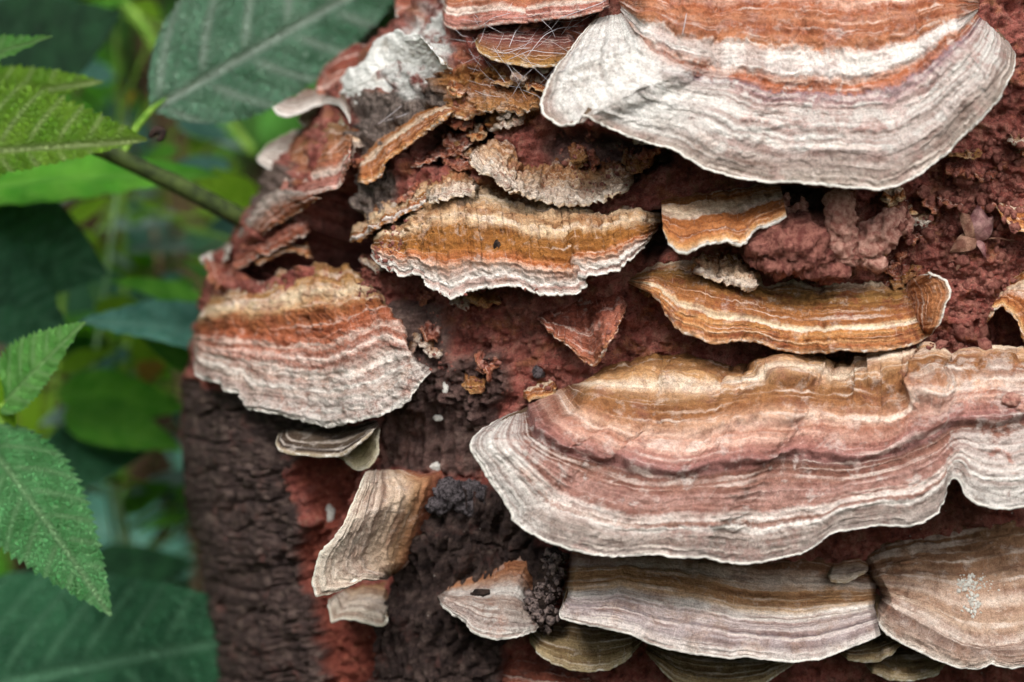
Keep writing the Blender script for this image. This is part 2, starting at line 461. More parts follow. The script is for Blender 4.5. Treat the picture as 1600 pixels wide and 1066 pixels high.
def stump_mat():
    m = NT('rotten_wood_and_bark'); pos = m.obj()
    s1 = m.n('ShaderNodeSeparateXYZ'); m.l(m.attr('mask').outputs['Vector'], s1.inputs[0])
    s2 = m.n('ShaderNodeSeparateXYZ'); m.l(m.attr('mask_b').outputs['Vector'], s2.inputs[0])
    a = m.noise(pos, 130.0, 6.0, 0.65); b = m.noise(pos, 620.0, 5.0, 0.65); c = m.noise(pos, 2300.0, 3.0, 0.65)
    redc = m.ramp(a, [(0.30, lin('6c3632')), (0.45, lin('904c42')), (0.56, lin('a66258')), (0.70, lin('b68474'))])
    redc = m.mix(m.mapr(b, 0.5, 0.72, 0, 0.6), redc, lin('bd8072'))
    redc = m.mix(m.mapr(b, 0.46, 0.30, 0, 0.75), redc, lin('4c2a28'))
    fibre = m.noise(m.scaled(pos, (1.0, 1.0, .22)), 360.0, 4.0, .65)
    redc = m.mix(m.mapr(fibre, .52, .66, 0, .55), redc, lin('a87a68'))
    redc = m.mix(m.mapr(fibre, .45, .34, 0, .6), redc, lin('4a2c28'))
    redc = m.mix(m.mapr(m.noise(pos, 38.0, 3.0), .54, .68, 0, .4), redc, lin('7a564c'))
    och = m.ramp(b, [(0.28, lin('5d3418')), (0.45, lin('96602f')), (0.58, lin('b5814a')), (0.72, lin('d8b894'))])
    col = m.mix(s1.outputs[2], redc, och)
    vert = m.scaled(pos, (1.0, 1.0, 0.10))
    gw = m.ramp(m.noise(vert, 900.0, 5.0, 0.65), [(0.3, lin('3a2f2b')), (0.5, lin('6d605a')), (0.7, lin('97897f'))])
    col = m.mix(s1.outputs[1], col, gw)
    hz = m.scaled(pos, (0.35, 0.35, 1.0))
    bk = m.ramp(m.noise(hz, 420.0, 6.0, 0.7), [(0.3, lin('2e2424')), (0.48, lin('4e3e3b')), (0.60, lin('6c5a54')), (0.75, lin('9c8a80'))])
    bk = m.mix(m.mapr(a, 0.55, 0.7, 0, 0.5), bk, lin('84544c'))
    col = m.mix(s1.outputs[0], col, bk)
    gr = m.ramp(b, [(0.3, lin('5e2c26')), (0.5, lin('8c4436')), (0.7, lin('a46450'))])
    col = m.mix(m.math('MULTIPLY', s2.outputs[1], 0.9), col, gr)
    col = m.mix(m.math('MULTIPLY', s2.outputs[2], .6), col, m.mix(1.0, col, lin('9a9290'), 'MULTIPLY'))
    wf = m.math('MULTIPLY', s2.outputs[0], m.mapr(a, 0.34, 0.52))
    col = m.mix(wf, col, lin('dcdcd8'))
    # scattered pale lichen flecks
    v = m.voro(pos, 260.0)
    fl = m.math('MULTIPLY', m.mapr(v.outputs['Distance'], 0.04, 0.12, 1.0, 0.0), m.mapr(m.noise(pos, 45.0, 2.0), 0.58, 0.66))
    col = m.mix(m.math('MULTIPLY', fl, 0.7), col, lin('c8bdb4'))
    sh = m.mapr(c, 0.25, 0.75, 0.6, 1.3)
    cm = m.n('ShaderNodeCombineXYZ')
    for i in range(3): m.l(sh, cm.inputs[i])
    col = m.mix(1.0, col, cm.outputs[0], 'MULTIPLY')
    h = m.math('ADD', m.math('MULTIPLY', b, 1.4), m.math('MULTIPLY', c, 0.5))
    return m.principled(col, 0.86, 0.25, m.bump(h, 0.9, 0.0016))
MAT_STUMP = stump_mat()

stump_base = W(1250, 3600, -900)
stump = empty('tree_stump', stump_base)
tag(stump, 'rotting reddish brown tree stump with dark cracked bark on its flank', 'tree stump')
# back half of the body and a ragged top, so that the stump is solid
NB = 80
sb = np.sin(np.linspace(math.pi/2, 3*math.pi/2, NB+2)[1:-1])
ub = trunk_ab(vrow)[0][:, None] + trunk_ab(vrow)[1][:, None]*sb[None, :]
db = trunk_d0(vrow)[:, None] - 0.68*trunk_ab(vrow)[1][:, None] - 0.8*trunk_ab(vrow)[1][:, None]*np.sqrt(np.clip(1 - sb[None, :]**2, 0, 1))
Pb = camxyz(ub, np.repeat(vrow[:, None], NB, 1), db) + (12*fbm(ub/80, vrow[:, None]/80, 2.0, 3))[..., None]
full = np.concatenate([P, Pb], 1)
nc = full.shape[1]
verts = toworld(full.reshape(-1, 3)) - stump_base
bm_ = np.zeros((len(vrow), NB, 3)); bm_[..., 0] = 0.7
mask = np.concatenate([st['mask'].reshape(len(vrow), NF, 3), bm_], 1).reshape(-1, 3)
maskb = np.concatenate([st['mask_b'].reshape(len(vrow), NF, 3), bm_*0], 1).reshape(-1, 3)
faces = gridfaces(len(vrow), nc, 0, True)[:, ::-1]
top_c = verts[:nc].mean(0) + np.array([0, 0, 0.012])
verts = np.concatenate([verts, top_c[None]]); mask = np.concatenate([mask, [[0, .5, 0]]]); maskb = np.concatenate([maskb, [[0, 0, 0]]])
ti = np.arange(nc)
tfaces = np.stack([ti, (ti+1) % nc, np.full(nc, len(verts)-1), np.full(nc, len(verts)-1)], -1)
# pick the bark plates out of the body
pid = np.zeros(P.shape[:2], np.int64)
okv = (vg > 560) & (vg < 1110)
selL = (R['bark_left'] > 2) & (pdL > 3.0) & okv; selR = (R['ridge'] > 2) & (pdR > 3.0) & okv
pid[selL] = pidL[selL]*2 + 10_000_000; pid[selR] = pidR[selR]*2 + 1 + 50_000_000
pidf = np.zeros((len(vrow), nc), np.int64); pidf[:, :NF] = pid
pidf = np.concatenate([pidf.ravel(), [0]])
fp = pidf[faces]; same = (fp[:, 0] > 0) & (fp == fp[:, :1]).all(1)
ids, cnt = np.unique(fp[same][:, 0], return_counts=True)
good = set(ids[cnt > 60].tolist())
fid = np.where(same, fp[:, 0], 0); fid[~np.isin(fid, list(good))] = 0
body_f = faces[fid == 0]
def mk4(name, faces, parent):
    v2, f2, a2 = compact(verts, faces, {'mask': mask, 'mask_b': maskb})
    return mk(name, v2, f2, MAT_STUMP, parent, a2)
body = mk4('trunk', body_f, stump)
# triangle fan for the top
mk('broken_top', verts, tfaces[:, :3], MAT_STUMP, stump, {'mask': mask, 'mask_b': maskb})
for i in sorted(good):
    mk4('bark_plate', faces[fid == i], stump)

# ------------------------------------------------------------------ bracket fungi
RIM = {}
def rim_mat(c):
    if c not in RIM:
        RIM[c] = plain_mat('fungus_margin_'+c, c, 'dad6cf', 500.0, 0.5, contrast=(0.4, 0.7))
    return RIM[c]
PORE = {}
def pore_mat(c):
    if c not in PORE:
        m = NT('fungus_pores_'+c); pos = m.obj()
        v = m.voro(pos, 1500.0)
        a = m.noise(pos, 120.0, 4.0)
        col = m.mix(m.mapr(a, 0.35, 0.65), lin(c), lin(c, 0.65))
        col = m.mix(m.mapr(v.outputs['Distance'], 0.15, 0.4, 0.6, 0.0), col, lin(c, 0.3))
        PORE[c] = m.principled(col, 0.9, 0.15, m.bump(v.outputs['Distance'], 0.5, 0.0005))
    return PORE[c]

bid = [0]
def bracket(label, rim, inner, prot, mat, n=None, taper=(0.12, 0.12), thick=7, ring=2.0, rad=3.0, prof=1.05,
            steps=(), white=None, crack=0.0, rim_c='dedad3', pore='8a7458', sink=12, rough=2.0, jag=1.2, under=0.35,
            d_off=0.0, cat='bracket fungus', group=None, name='bracket_fungus', rimw=0.014, curl=0.0, d_abs=None, ijag=6.5, parent=None, mids=(), ps=None, bumps=()):
    bid[0] += 1; seed = bid[0]*3.71
    rp, L = resample(rim, 400); ip, Li = resample(inner, 400)
    if n is None:
        hgt = np.linalg.norm(rp - ip, axis=1).max()
        n = (int(np.clip(max(L, Li)*0.55, 42, 540)), int(np.clip(hgt*0.66, 26, 210)))
    ns, nt = n
    rp, L = resample(rim, ns, 2); ip, Li = resample(inner, ns, 2)
    s = np.linspace(0, 1, ns); al = s*L
    ended = np.minimum(1, np.minimum(s, 1-s)*12)
    tang = np.gradient(rp, axis=0); tang /= np.linalg.norm(tang, axis=1)[:, None] + 1e-9
    out = np.stack([-tang[:, 1], tang[:, 0]], -1)
    rp = rp + out*(jag*fbm(al/9, seed, 0.5, 3, .6) + jag*1.2*noise(al/32, seed, 1.5))[:, None]*ended[:, None]
    ijit = np.stack([0*al, 1.6*ijag*fbm(al/55, seed, 4.5, 2, .5)], -1)*ended[:, None]
    t = np.linspace(0, 1, nt)[:, None]
    ts = np.broadcast_to(t, (nt, ns)); ss = np.broadcast_to(s[None], (nt, ns)); aa = ss*L
    knots = [(0.0, ip)] + [(tm, resample(pm, ns, 4)[0]) for tm, pm in mids] + [(1.0, rp)]
    uv = np.zeros((nt, ns, 2)); tk = np.array([k_[0] for k_ in knots]); kp = np.stack([k_[1] for k_ in knots])
    tf = t[:, 0]
    for q in range(len(knots)-1):
        sel = (tf >= tk[q]) & (tf <= tk[q+1]); w_ = ((tf[sel]-tk[q])/(tk[q+1]-tk[q]))[:, None, None]
        uv[sel] = kp[q][None]*(1-w_) + kp[q+1][None]*w_
    if mids:
        for _ in range(nt//7):
            uv[1:-1] = .25*uv[:-2] + .5*uv[1:-1] + .25*uv[2:]
    uv = uv + ijit[None]*((1-t[..., None])**7)
    d_in = (trunk_d(ip[:, 0], ip[:, 1]) + np.clip(relief(ip[:, 0], ip[:, 1]), -22, 30) if d_abs is None else np.full(ns, float(d_abs))) - sink + d_off
    d_in = np.convolve(np.pad(d_in, 8, mode='edge'), np.ones(17)/17, 'valid')
    tp = np.ones(ns)
    if taper[0]: tp *= np.clip(s/taper[0], 0, 1)**0.6
    if taper[1]: tp *= np.clip((1-s)/taper[1], 0, 1)**0.6
    if ps is not None: tp = tp*ps(s)
    pr = (prot+sink)*tp*(1 + 0.10*noise(al/120, seed, 3.0))
    f = np.sin(0.5*math.pi*np.clip(t, 0, 1)**prof)
    dd = d_in[None] + pr[None]*f + curl*np.clip(t-0.7, 0, 1)**2*11
    Pt = camxyz(uv[..., 0], uv[..., 1], dd)
    for _ in range(1):
        g1 = np.gradient(Pt, axis=1); g0 = np.gradient(Pt, axis=0)
        nr = np.cross(g0, g1); nr /= np.linalg.norm(nr, axis=-1, keepdims=True) + 1e-6
    wt = ts + 0.03*fbm(aa/90, ts*4, seed, 3) + 0.010*noise(aa/18, ts*14, seed+2)
    k = max(4.0, (np.linalg.norm(rp-ip, axis=1).max())/15)
    h = ring*(1.6*noise(wt*k*0.5, aa/400, seed+4) + noise(wt*k, aa/220, seed+6) + 0.6*noise(wt*k*2.2, aa/160, seed+8))*1.25
    h += rad*(noise(aa/70, ts*1.5, seed+10) + 0.5*noise(aa/24, ts*2.5, seed+12))*ts**1.2
    h += rough*(fbm(uv[..., 0]/13, uv[..., 1]/11, seed, 4, .65))
    for (t0, drop, w) in steps:
        q = t0 + 0.035*fbm(aa/110, seed+t0*9, 1.0, 3)
        h += drop*(1 - sstep(q - w, q + w, ts))*sstep(0, 0.25, ts)
    if crack:
        c1 = np.abs(noise(uv[..., 0]/34 + 0.3*uv[..., 1]/30, uv[..., 1]/13, seed+20) + 0.25*noise(uv[..., 0]/9, uv[..., 1]/6, seed+21))
        gate = sstep(0.62, 0.38, ts)*sstep(-0.05, 0.15, noise(uv[..., 0]/60, uv[..., 1]/50, seed+24))
        h += -crack*(1 - sstep(0.02, 0.09, c1))*gate + crack*0.35*fbm(uv[..., 0]/22, uv[..., 1]/14, seed+25, 3)*sstep(0.62, 0.38, ts)
    for (bu, bv, ru, rv, bh) in bumps:
        e2 = ((uv[..., 0]-bu)/ru)**2 + ((uv[..., 1]-bv)/rv)**2 + .5*fbm(uv[..., 0]/35, uv[..., 1]/25, seed, 3)
        h += bh*sstep(1.35, .0, e2)
    endw = np.minimum(1, np.minimum(ss, 1-ss)*10)
    h = h*(0.35 + 0.65*endw)
    Pt = Pt + nr*h[..., None]
    wm = np.zeros((nt, ns)) if white is None else np.clip(white(uv[..., 0] + 10*fbm(uv[..., 0]/40, uv[..., 1]/40, seed, 3), uv[..., 1], ts, ss), 0, 1)
    # lip and underside
    o = Pt[-1] - Pt[max(-5, -nt)]; o /= np.linalg.norm(o, axis=-1, keepdims=True) + 1e-6
    dn = -nr[-1]
    r = thick*0.5*(0.8 + 0.4*noise(al/40, seed, 7.0))[:, None]*(0.3 + 0.7*ended[:, None])
    th = np.linspace(0, math.pi, 7)[1:, None, None]
    lip = Pt[-1][None] + o[None]*r[None]*np.sin(th) + dn[None]*r[None]*(1-np.cos(th))
    NU = 14
    e_uv = ip + (rp-ip)*under
    pe = camxyz(e_uv[:, 0], e_uv[:, 1], d_in - 30)
    q = np.linspace(0, 1, NU+1)[1:, None, None]
    und = lip[-1][None]*(1-q) + pe[None]*q
    und = und + (dn*0.0)[None]
    und = und + nr[-1][None]*0 + (1.5*fbm(und[..., 0]/20, und[..., 1]/20, seed, 3))[..., None]*np.array([0, -1, 0])
    base_uv = ip[ns//2]
    base = toworld(camxyz(base_uv[0], base_uv[1], float(d_in[ns//2])))
    if parent is not None:
        rr = np.concatenate([Pt, lip, und], 0)
        return mk(name, toworld(rr.reshape(-1, 3)) - np.array(parent.location), gridfaces(len(rr), ns), mat, parent,
                  {'st': np.concatenate([np.stack([aa/100.0 + seed, ts, wm], -1), np.tile(np.array([0, 1.0, 0]), (len(rr)-nt, ns, 1))], 0).reshape(-1, 3)})
    root = empty(name, base)
    tag(root, label, cat, group)
    kr = max(2, int(nt*rimw))
    top = toworld(Pt.reshape(-1, 3)) - base
    stt = np.stack([aa/100.0 + seed, ts, wm], -1).reshape(-1, 3)
    kk = nt - kr
    mk('cap', top[:(kk+1)*ns], gridfaces(kk+1, ns)[:, ::-1] if False else gridfaces(kk+1, ns), mat, root, {'st': stt[:(kk+1)*ns]})
    rr = np.concatenate([Pt[kk:], lip], 0)
    mk('rim', toworld(rr.reshape(-1, 3)) - base, gridfaces(len(rr), ns), rim_mat(rim_c), root)
    uu = np.concatenate([lip[-1:], und], 0)
    mk('pore_surface', toworld(uu.reshape(-1, 3)) - base, gridfaces(len(uu), ns), pore_mat(pore), root)
    return root

# zoned cap colours, from the wood (0) to the margin (1)
Z = {}
Z['top_large'] = fungus_mat('cap_top_large', [(0,'9a6238'),(.06,'c89a7c'),(.10,'a8603c'),(.14,'dcbca8'),(.18,'b0684a'),(.22,'d2a690'),(.26,'a05a38'),(.31,'b67c5c'),(.36,'98583a'),(.405,'b87c58'),(.43,'e0d6cf'),(.50,'e4dfdb'),(.53,'c9a08c'),(.555,'b0643c'),(.58,'b87a62'),(.60,'8a7078'),(.635,'a58a88'),(.67,'c4b0aa'),(.71,'d2c6c0'),(.755,'b09088'),(.78,'cfc4be'),(.84,'b8aaa4'),(.90,'a6978f'),(.95,'978980'),(1,'a09489')], white=0.75, warp=0.05, stain='a07a74', stain_amt=.35, nrings=32)  # grey beige outer stops darkened: shade of the down-turned edge painted in
Z['mid_large'] = fungus_mat('cap_mid_large', [(0,'8d6133'),(.08,'a8794a'),(.15,'b98c5e'),(.19,'e0cdb6'),(.22,'bc9470'),(.26,'946840'),(.34,'986640'),(.38,'bc8e70'),(.41,'d6b4a0'),(.44,'b47e68'),(.475,'d9ae9c'),(.49,'ac7a6c'),(.54,'a0706a'),(.56,'7c5854'),(.59,'7a5548'),(.65,'946a5c'),(.70,'a88278'),(.77,'9c7468'),(.79,'cfc0b8'),(.815,'d8cdc6'),(.83,'946e5e'),(.845,'a88a80'),(.855,'dcd6d0'),(.872,'d6cfc9'),(.89,'a4968e'),(.95,'92867f'),(.985,'8a7e78'),(1,'a89e98')], white=0.5, warp=0.03, stain='8a5a52', stain_amt=.35, nrings=32)  # ledge shadow and shade of the down-turned outer band painted into the stops
Z['bottom_long'] = fungus_mat('cap_bottom_long', [(0,'6e4a34'),(.12,'8d6448'),(.18,'c2aa98'),(.22,'d2c2b4'),(.26,'b48a62'),(.40,'b88c60'),(.45,'c8a888'),(.49,'e2dcd6'),(.53,'d8d0ca'),(.58,'b8aaa8'),(.68,'b0a2a0'),(.71,'86787a'),(.75,'b8aaa9'),(.83,'a89b9b'),(.86,'948888'),(.91,'c8beba'),(1,'d2cac4')], white=0.15, warp=0.02, stain='a07c5c', stain_amt=.25, speck=.2, nrings=17)
Z['bottom_right'] = fungus_mat('cap_bottom_right', [(0,'5c4434'),(.2,'7a5a40'),(.3,'8d6a50'),(.4,'9a7a62'),(.48,'ae8e78'),(.52,'cdb8a8'),(.56,'a98a74'),(.66,'ae9480'),(.71,'d0c0b4'),(.74,'a28a7c'),(.82,'8e7a70'),(.87,'9c887c'),(.93,'a89486'),(1,'c8beb4')], white=0.15, warp=0.03, stain='80563c', stain_amt=.35, speck=.5, nrings=17)  # brown inner stops darkened, painting in shade from the bracket above
Z['ochre_white'] = fungus_mat('cap_ochre_white', [(0,'a8805a'),(.10,'c8a47c'),(.2,'dcc2a0'),(.32,'c09468'),(.42,'dcc09c'),(.5,'a06c34'),(.58,'94602c'),(.66,'a0682f'),(.71,'c07a4c'),(.74,'a85f30'),(.78,'d2a68c'),(.84,'ddd0c6'),(.90,'e2dcd6'),(.94,'b89a90'),(1,'e0dcd6')], white=0.35, warp=0.07, stain='8a5226', stain_amt=.5, speck=.8, nrings=14)
Z['orange'] = fungus_mat('cap_orange', [(0,'a06a3c'),(.18,'a2652f'),(.26,'dcc0a0'),(.38,'e0ccb4'),(.44,'aa6a3a'),(.56,'a05f30'),(.68,'b87848'),(.74,'96572c'),(.82,'bc7a46'),(.9,'cc965e'),(1,'d6b48c')], white=0.1, warp=0.05, stain='7a4422', stain_amt=.4, nrings=13)
Z['olive'] = fungus_mat('cap_olive', [(0,'c0a888'),(.07,'d8c4aa'),(.13,'a87848'),(.22,'8c6634'),(.34,'8a5e30'),(.44,'9a6436'),(.56,'a0663a'),(.61,'b87e4c'),(.65,'dcc4a0'),(.69,'e0ccb0'),(.72,'b4763c'),(.78,'cc9660'),(.82,'b06e38'),(.88,'cc9866'),(.93,'a66234'),(.97,'c89468'),(1,'d0a078')], white=0.08, warp=0.035, stain='7a3e2e', stain_amt=.6, nrings=18)
Z['redbrown'] = fungus_mat('cap_redbrown', [(0,'7e4032'),(.3,'8e4e3e'),(.6,'a0604c'),(.85,'a8624a'),(1,'b87a5a')], white=0.25, warp=0.06, stain='5e2e28', stain_amt=.5, nrings=12)
Z['left_main'] = fungus_mat('cap_left_main', [(0,'7c5530'),(.08,'9c7444'),(.16,'b08656'),(.22,'dac4a4'),(.28,'c09a70'),(.34,'9c6038'),(.42,'a45c3a'),(.48,'aa6448'),(.52,'d6bcae'),(.55,'b07058'),(.60,'d4b8ac'),(.64,'a87868'),(.68,'d2c4ba'),(.74,'b89a8c'),(.78,'dad2ca'),(.84,'b8a498'),(.9,'a8968e'),(.96,'b0a29a'),(1,'c8c2bc')], white=0.4, warp=0.09, stain='8c4e3a', stain_amt=.45, nrings=19)
Z['beige'] = fungus_mat('cap_beige', [(0,'8a4a38'),(.1,'a06e4c'),(.2,'b48e6a'),(.3,'c8b098'),(.42,'bca692'),(.48,'9c8676'),(.55,'c4b2a2'),(.64,'cebfb0'),(.70,'9c8a7c'),(.76,'c6b8a8'),(.88,'c4b6a6'),(1,'d0c6b6')], white=0.12, warp=0.03, stain='7e5c48', stain_amt=.25, speck=.6, nrings=9)
Z['shade_brown'] = fungus_mat('cap_shade_brown', [(0,'6a5038'),(.4,'86704e'),(.6,'97835f'),(.66,'7a6444'),(.8,'947e58'),(.9,'a89470'),(1,'b6a684')], white=0.0, warp=0.03, stain='5c4630', stain_amt=.3, nrings=12)
Z['grey'] = fungus_mat('cap_grey', [(0,'8a7a6c'),(.3,'a0958c'),(.6,'b2a8a0'),(.8,'c4bcb4'),(1,'d4d0ca')], white=0.3, warp=0.04, stain='7a6250', stain_amt=.4, speck=.8, nrings=10)
Z['pink_zoned'] = fungus_mat('cap_pink_zoned', [(0,'8a6848'),(.2,'9a6a44'),(.35,'a86c48'),(.5,'b0704c'),(.6,'ac6a50'),(.68,'d8bcac'),(.74,'dccabe'),(.79,'ae6c5c'),(.88,'b87c70'),(1,'c08a7c')], white=0.1, warp=0.05, stain='7a4a34', stain_amt=.4, nrings=13)
Z['dark_mushroom'] = fungus_mat('cap_dark_mushroom', [(0,'463a30'),(.5,'5c4e40'),(.75,'544638'),(.84,'302622'),(.9,'44382e'),(.95,'847460'),(1,'a09078')], white=0.0, warp=0.015, stain='4a3c32', stain_amt=.3, nrings=9)
Z['white_crust'] = fungus_mat('cap_white_crust', [(0,'b8a89c'),(.4,'cfc8c0'),(.8,'dedcd6'),(1,'e4e2dc')], white=0.9, warp=0.05, stain='9a7c70', stain_amt=.35, nrings=14)
Z['small_lobed'] = fungus_mat('cap_small_lobed', [(0,'9c5c3c'),(.2,'b07a56'),(.32,'c8a890'),(.42,'d8ccc4'),(.55,'b8a498'),(.66,'a4968e'),(.74,'c2b6ae'),(.84,'9a8c86'),(.92,'c8c0ba'),(1,'dcd8d2')], white=0.5, warp=0.05, stain='a06a50', stain_amt=.35, nrings=16)

GB = 'bracket fungi growing on the stump'
def B(*a, **k):
    k.setdefault('group', GB)
    return bracket(*a, **k)

B('large whitish bracket at the top with orange brown inner rings', 
  [(930,28),(905,55),(880,90),(858,125),(845,160),(850,180),(868,193),(890,196),(906,188),(912,177),(930,190),(985,214),(1012,223),(1046,231),(1060,238),(1100,262),(1140,275),(1200,285),(1250,284),(1300,290),(1370,296),(1405,290),(1425,279),(1450,262),(1478,243),(1500,216),(1535,184),(1564,150),(1582,112),(1586,85),(1577,66)],
  [(968,-34),(1020,-52),(1130,-64),(1250,-76),(1400,-62),(1480,-30),(1524,-6)], 165, Z['top_large'], thick=6, mids=[(.555,[(972,20),(1000,58),(1030,84),(1065,102),(1105,112),(1150,116),(1200,127),(1280,133),(1336,132),(1392,122),(1435,105),(1490,58),(1528,20)])], ring=2.6, rad=5, steps=[(.53, 7, .02),(.4,7,.02),(.2,5,.02)], rough=1.9,
  white=lambda u, v, t, s: (1.0*sstep(1190, 960, u)*sstep(.5,.6,t) + 0.35*sstep(0.6, .72, t)*sstep(.88, .78, t) + .2*sstep(.42,.46,t)*sstep(.54,.5,t))*sstep(1.02,.93,t), under=.45, pore='6e5a48', taper=(.1,.08), prof=.65)
B('broad zoned bracket in the middle, brown above with a long pale scalloped margin',
  [(795,648),(776,655),(755,668),(741,680),(734,692),(738,705),(750,725),(762,745),(775,765),(790,785),(803,803),(800,811),(820,828),(850,842),(880,855),(920,865),(960,869),(1000,868),(1030,866),(1050,870),(1080,869),(1105,871),(1130,879),(1160,880),(1190,878),(1220,871),(1250,865),(1280,848),(1302,830),(1330,825),(1370,820),(1420,823),(1440,816),(1465,800),(1477,780),(1480,758),(1490,746),(1499,752),(1506,770),(1522,785),(1550,792),(1575,795),(1605,789),(1680,770),(1740,700)],
  [(916,604),(930,582),(960,566),(993,560),(1066,554),(1120,566),(1139,573),(1178,564),(1235,552),(1319,556),(1347,570),(1403,551),(1460,551),(1490,570),(1516,559),(1600,548),(1730,530)], 215, Z['mid_large'], thick=6, mids=[(.38,[(880,614),(892,632),(908,652),(953,675),(1038,685),(1094,677),(1178,660),(1223,651),(1308,657),(1375,662),(1426,646),(1465,620),(1505,603),(1600,607),(1735,590)]),(.555,[(822,640),(835,683),(886,708),(942,722),(993,735),(1038,742),(1111,737),(1173,730),(1206,715),(1263,714),(1325,725),(1364,719),(1409,708),(1448,686),(1488,664),(1527,660),(1600,652),(1738,640)])], ring=2.2, rad=5, bumps=[(1400,602,92,46,34),(1235,590,75,30,20),(1060,590,100,28,14),(1545,575,70,22,14)], steps=[(.555, 17, .010),(.20,5,.02),(.40,4,.015),(.86,3,.01)], rough=1.8,
  white=lambda u, v, t, s: .6*sstep(880, 800, u)*sstep(.45,.7,t) + .6*sstep(1440,1530,u)*sstep(.55,.65,t) + .4*sstep(1380,1500,u)*sstep(.25,.3,t)*sstep(.55,.5,t), under=.5, pore='6e5a48', taper=(.06,.05), prof=.66)
B('long grey banded bracket near the bottom with straight white lines',
  [(880,940),(873,955),(876,966),(900,972),(940,980),(985,990),(1012,1004),(1040,1013),(1090,1022),(1140,1028),(1165,1025),(1190,1030),(1240,1034),(1280,1030),(1320,1015),(1360,1000),(1384,988)],
  [(895,846),(950,850),(1020,852),(1100,856),(1180,866),(1250,866),(1310,872),(1374,894)], 190, Z['bottom_long'], mids=[(.5,[(879,930),(945,926),(968,920),(1014,931),(1076,941),(1123,950),(1170,961),(1240,966),(1319,956),(1370,946)])], thick=6, ring=1.8, rad=4, rough=1.2, taper=(.03,.03), prof=1.0, jag=.8)
B('wide tan bracket in the bottom corner with white powder spots on it',
  [(1366,945),(1370,968),(1385,990),(1420,1010),(1460,1030),(1500,1044),(1530,1045),(1549,1036),(1558,1040),(1580,1044),(1620,1038),(1700,1010),(1760,950)],
  [(1326,862),(1350,832),(1410,796),(1480,768),(1560,752),(1640,745),(1740,740)], 195, Z['bottom_right'], mids=[(.7,[(1372,928),(1412,942),(1453,961),(1481,980),(1506,996),(1537,1003),(1562,1002),(1640,990),(1748,925)])], thick=6, ring=2.0, rad=4, rough=1.6, taper=(.06,.05), prof=.95, jag=.8, d_off=-60)
B('ochre bracket with a cracked cream top and bright white ragged margin',
  [(584,382),(580,398),(590,410),(612,420),(628,428),(640,421),(660,440),(690,458),(706,465),(730,455),(760,447),(790,446),(815,448),(840,456),(870,458),(895,458),(916,444),(905,430),(935,428),(962,424),(985,408),(1000,390),(1024,360)],
  [(586,376),(612,350),(645,332),(664,300),(676,272),(704,264),(740,282),(800,300),(880,316),(950,324),(1005,328),(1034,334)], 120, Z['ochre_white'], thick=9, ring=2.2, rad=6, rough=3.5, crack=15, steps=[(.8,8,.015),(.5,6,.02)], taper=(.06,.08), jag=3.0, prof=.85)
B('orange bracket strip with one white band below the large top bracket',
  [(1036,360),(1042,378),(1052,388),(1070,394),(1090,388),(1104,381),(1116,378),(1136,375),(1158,383),(1168,378),(1172,364),(1200,350),(1229,338)],
  [(1033,312),(1060,305),(1120,298),(1180,291),(1219,286)], 125, Z['orange'], thick=8, ring=1.8, rad=4, rough=2.4, taper=(0,0.0), jag=2.2, prof=.8)
B('olive brown bracket with orange stripes along its lower edge',
  [(980,441),(1010,455),(1030,470),(1036,486),(1050,505),(1066,518),(1086,525),(1110,535),(1130,534),(1160,530),(1190,535),(1220,545),(1250,551),(1290,550),(1310,546),(1350,548),(1395,545),(1418,540),(1440,530),(1456,522)],
  [(984,434),(1020,412),(1060,402),(1100,398),(1140,418),(1200,438),(1260,442),(1330,438),(1390,434),(1440,432)], 110, Z['olive'], thick=7, ring=1.8, rad=4, rough=2.4, taper=(.08,.06), prof=.8, jag=1.5, rim_c='c89468')
B('small orange ear shaped bracket lobe with a thin white edge',
  [(1455,524),(1468,508),(1474,490),(1477,473),(1484,466),(1484,452),(1478,440),(1468,432),(1452,428),(1436,431)],
  [(1430,522),(1412,500),(1404,470),(1418,440)], 80, fungus_mat('cap_ear', [(0,'8a5638'),(.4,'a8683e'),(.7,'b87a4c'),(.9,'bc7e52'),(1,'dcc8b0')], white=.1), thick=7, ring=1.2, rad=2, taper=(.1,.1), rim_c='d8d0c6', d_off=50)
B('triangular brick red flake jutting from the bare wood',
  [(838,497),(850,512),(880,535),(912,563),(927,571),(940,556),(962,520),(972,495),(980,476)],
  [(842,492),(866,482),(905,470),(925,464),(950,462),(966,458),(976,466)], 90, Z['redbrown'], thick=7, ring=.8, rad=4, rough=3, taper=(.1,.1), rim_c='b47a58', jag=2, ps=lambda s: .6+.6*np.exp(-((s-.70)/.17)**2), d_off=14)
B('left side bracket wrapping the stump edge, ochre above and grey white below',
  [(303,560),(306,585),(322,594),(341,598),(352,612),(373,612),(386,641),(406,643),(430,645),(460,655),(490,662),(507,668),(530,663),(560,657),(590,650),(620,637),(636,628),(655,600),(681,572)],
  [(322,474),(334,456),(365,448),(395,440),(458,418),(500,408),(538,408),(562,435),(574,470),(582,490)], 150, Z['left_main'], thick=6, mids=[(.5,[(304,528),(318,532),(345,538),(389,537),(439,540),(502,532),(553,530),(585,508),(606,498),(622,515),(634,552)])], ring=3.0, rad=7, rough=3.4, crack=9, steps=[(.52,6,.02),(.68,6,.015)], white=lambda u,v,t,s: .45*sstep(.62,.75,t)*sstep(370,420,u), taper=(.04,.05), prof=.8, pore='a89468', jag=2)
B('small dark brown capped bracket tucked beneath the left side bracket',
  [(436,676),(430,690),(436,702),(456,708),(500,712),(530,711),(552,698),(574,680),(592,664)],
  [(468,664),(500,660),(550,656),(590,656)], 110, Z['dark_mushroom'], thick=9, ring=.8, rad=1.5, rough=.8, taper=(.1,.05), rim_c='9c8c74', jag=.5)
